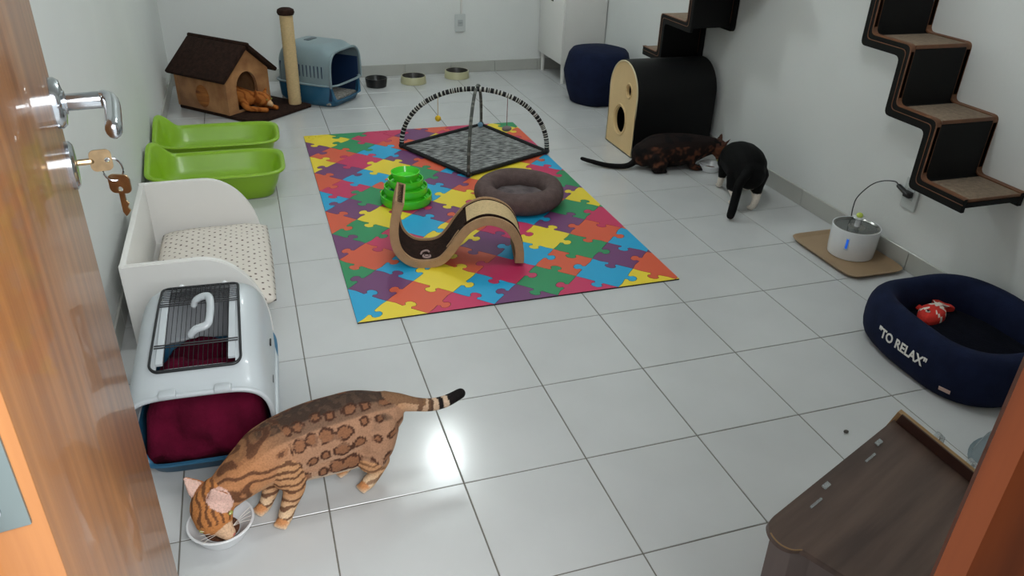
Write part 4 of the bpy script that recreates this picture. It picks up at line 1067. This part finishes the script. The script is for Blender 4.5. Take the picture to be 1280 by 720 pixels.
for k in range(4):
    for sg in (-1, 1):
        tube(bm, spline([(-.224+sg*.012, -.040+sg*.006, .046), (-.224+sg*.035, -.046+sg*.016+k*.003, .050+k*.004), (-.224+sg*.052, -.048+sg*.022+k*.006, .046+k*.007)], 3), .0005, 4)
obj('whiskers', bm, M_whitefab, t, world=True)

# --- crouching tortoiseshell cat beside the drum house
t = thing('cat', 'dark brown tortoiseshell cat crouching with long black tail in front of the black cat house', 'cat', (1.93, 1.90, 0))
chains = [('body', [(1.80, 1.945, .075), (1.85, 1.940, .088), (1.91, 1.930, .092), (1.98, 1.920, .095), (2.05, 1.905, .100), (2.10, 1.895, .108), (2.145, 1.885, .112)], [.066, .082, .086, .082, .073, .058, .045], 1.0),
  ('tail', [(1.77, 1.955, .045), (1.72, 1.945, .022), (1.67, 1.955, .016), (1.61, 1.99, .016), (1.55, 2.045, .022), (1.515, 2.075, .028)], [.020, .0155, .014, .013, .012, .010], 1),
  ('leg', [(1.83, 1.89, .065), (1.86, 1.865, .045), (1.82, 1.855, .022), (1.86, 1.85, .016)], [.042, .034, .02, .016], 1),
  ('leg', [(1.82, 1.99, .06), (1.87, 1.995, .04), (1.88, 1.99, .018)], [.04, .03, .016], 1),
  ('leg', [(2.04, 1.87, .07), (2.02, 1.855, .04), (2.045, 1.845, .016), (2.07, 1.84, .014)], [.032, .022, .015, .013], 1),
  ('leg', [(2.05, 1.93, .07), (2.06, 1.94, .04), (2.09, 1.935, .016)], [.032, .022, .014], 1),
  ('head', [(2.165, 1.875, .112), (2.180, 1.870, .102), (2.185, 1.862, .092)], [.040, .045, .041], 1),
  ('muzzle', [(2.178, 1.850, .078), (2.168, 1.840, .062)], [.022, .015], 1),
  ear('ear', (2.195, 1.895, .135), (2.212, 1.905, .170), .018, 1), ear('ear', (2.195, 1.84, .130), (2.215, 1.828, .163), .018, 1)]
def tortie(tg, s, p, n, c, r):
    k = Vn(p+Vector((3, 1, 2)), 22)+.5*Vn(p, 60)
    base = (30, 20, 18)
    if tg == 'tail': return (16, 12, 13)
    if tg in ('head', 'muzzle', 'ear'): base = (74, 46, 36)
    if k > .1 and p.z < .13: base = mixc(base, (112, 66, 44), ss(.1, .55, k)*.8)
    elif k < -.25: base = (16, 13, 14)
    return base
figure(chains, paw('leg', 1.87, 1.848, .011, 1, -.2, .013)+paw('leg', 2.08, 1.838, .011, 1, -.2, .013), None, colour=tortie, voxel=.0045, parent=t)
for e in ((2.150, 1.852, .100), (2.20, 1.835, .098)):
    bm = NB(); ball(bm, e, .006, 10); obj('eye', bm, M_eye, t, world=True)

# --- black and white cat seen from behind
t = thing('cat', 'black and white cat seen from behind with its tail hanging to the floor', 'cat', (2.02, 1.42, 0))
chains = [('body', [(2.017, 1.365, .165), (2.027, 1.40, .180), (2.047, 1.46, .180), (2.072, 1.53, .168), (2.097, 1.60, .150), (2.117, 1.65, .128), (2.132, 1.69, .105)], [.074, .090, .092, .086, .074, .054, .042], 1.0),
  ('tail', [(2.005, 1.36, .205), (1.975, 1.320, .190), (1.930, 1.300, .150), (1.912, 1.285, .10), (1.892, 1.265, .05), (1.880, 1.255, .022)], [.030, .022, .0205, .020, .0195, .018], 1),
  ('thigh', [(1.982, 1.40, .15), (1.967, 1.395, .10)], [.050, .032], 1),
  ('hleg', [(1.967, 1.395, .10), (1.962, 1.365, .065), (1.977, 1.385, .03), (1.982, 1.40, .015)], [.030, .018, .014, .014], 1),
  ('thigh', [(2.072, 1.375, .15), (2.067, 1.360, .10)], [.050, .032], 1),
  ('hleg', [(2.067, 1.360, .10), (2.042, 1.315, .065), (2.035, 1.315, .03), (2.034, 1.325, .015)], [.030, .019, .015, .014], 1),
  ('fleg', [(2.137, 1.56, .12), (2.147, 1.53, .07), (2.147, 1.53, .03), (2.147, 1.54, .015)], [.034, .018, .014, .014], 1),
  ('fleg', [(2.052, 1.60, .12), (2.042, 1.60, .06), (2.042, 1.61, .015)], [.034, .018, .014], 1),
  ('head', [(2.140, 1.715, .095), (2.144, 1.735, .082), (2.148, 1.75, .07)], [.036, .041, .036], 1),
  ('muzzle', [(2.150, 1.775, .06), (2.152, 1.785, .052)], [.018, .014], 1),
  ear('ear', (2.117, 1.715, .125), (2.107, 1.715, .155), .018, 1), ear('ear', (2.167, 1.715, .125), (2.180, 1.715, .155), .018, 1)]
def tuxedo(tg, s, p, n, c, r):
    blk, wh = (6, 6, 7), (226, 216, 204)
    if tg == 'hleg': return wh if p.z < .085 else blk
    if tg == 'fleg': return wh if p.z < .06 else blk
    if tg == 'paw': return wh
    if tg == 'muzzle': return wh
    if tg in ('body', 'thigh') and n.z < -.8: return wh
    return blk
figure(chains, paw('paw', 1.984, 1.408, .012, .3, 1, .014)+paw('paw', 2.036, 1.332, .012, .3, 1, .015)+paw('paw', 2.150, 1.55, .012, .2, 1, .013)+paw('paw', 2.044, 1.618, .012, .2, 1, .013), None, colour=tuxedo, voxel=.0045, parent=t)
for e in ((2.117, 1.765, .078), (2.177, 1.765, .078)):
    bm = NB(); ball(bm, e, .006, 10); obj('eye', bm, M_eye, t, world=True)

# --- orange cat peering out of the plush house
H0 = Matrix.Translation((-.19, 3.22, 0)) @ Matrix.Rotation(math.radians(43), 4, 'Z')
def hw(x, y, z): return tuple(H0 @ Vector((x, y, z)))
t = thing('cat', 'orange tabby cat lying in the arched entrance of the plush pet house', 'cat', hw(.17, 0, 0))
chains = [('body', [hw(.16, .30, .085), hw(.16, .20, .09), hw(.16, .10, .088), hw(.17, .03, .085), hw(.19, -.02, .085)], [.05, .060, .056, .046, .036], 1),
  ('head', [hw(.20, -.045, .088), hw(.212, -.068, .080)], [.040, .040], 1),
  ('muzzle', [hw(.216, -.09, .068), hw(.22, -.105, .06)], [.022, .016], 1),
  ('leg', [hw(.135, .02, .065), hw(.115, -.03, .045), hw(.14, -.08, .040), hw(.17, -.12, .036)], [.026, .018, .0145, .0145], 1),
  ('leg', [hw(.21, .03, .06), hw(.225, -.03, .042), hw(.235, -.09, .038), hw(.24, -.13, .036)], [.024, .017, .014, .0145], 1),
  ear('ear', hw(.175, -.05, .115), hw(.162, -.052, .150), .018, 1), ear('ear', hw(.235, -.05, .112), hw(.255, -.052, .145), .018, 1)]
def ginger(tg, s, p, n, c, r):
    base = (186, 112, 52)
    if tg == 'muzzle': return (222, 180, 136)
    if math.sin((p.x+p.y)*170+Vn(p, 30)*3) > .3: base = (146, 76, 30)
    return base
figure(chains, [], None, colour=ginger, voxel=.0045, parent=t)
for e in (hw(.196, -.104, .088), hw(.232, -.104, .088)):
    bm = NB(); ball(bm, e, .0055, 10); obj('eye', bm, M_eye, t, world=True)
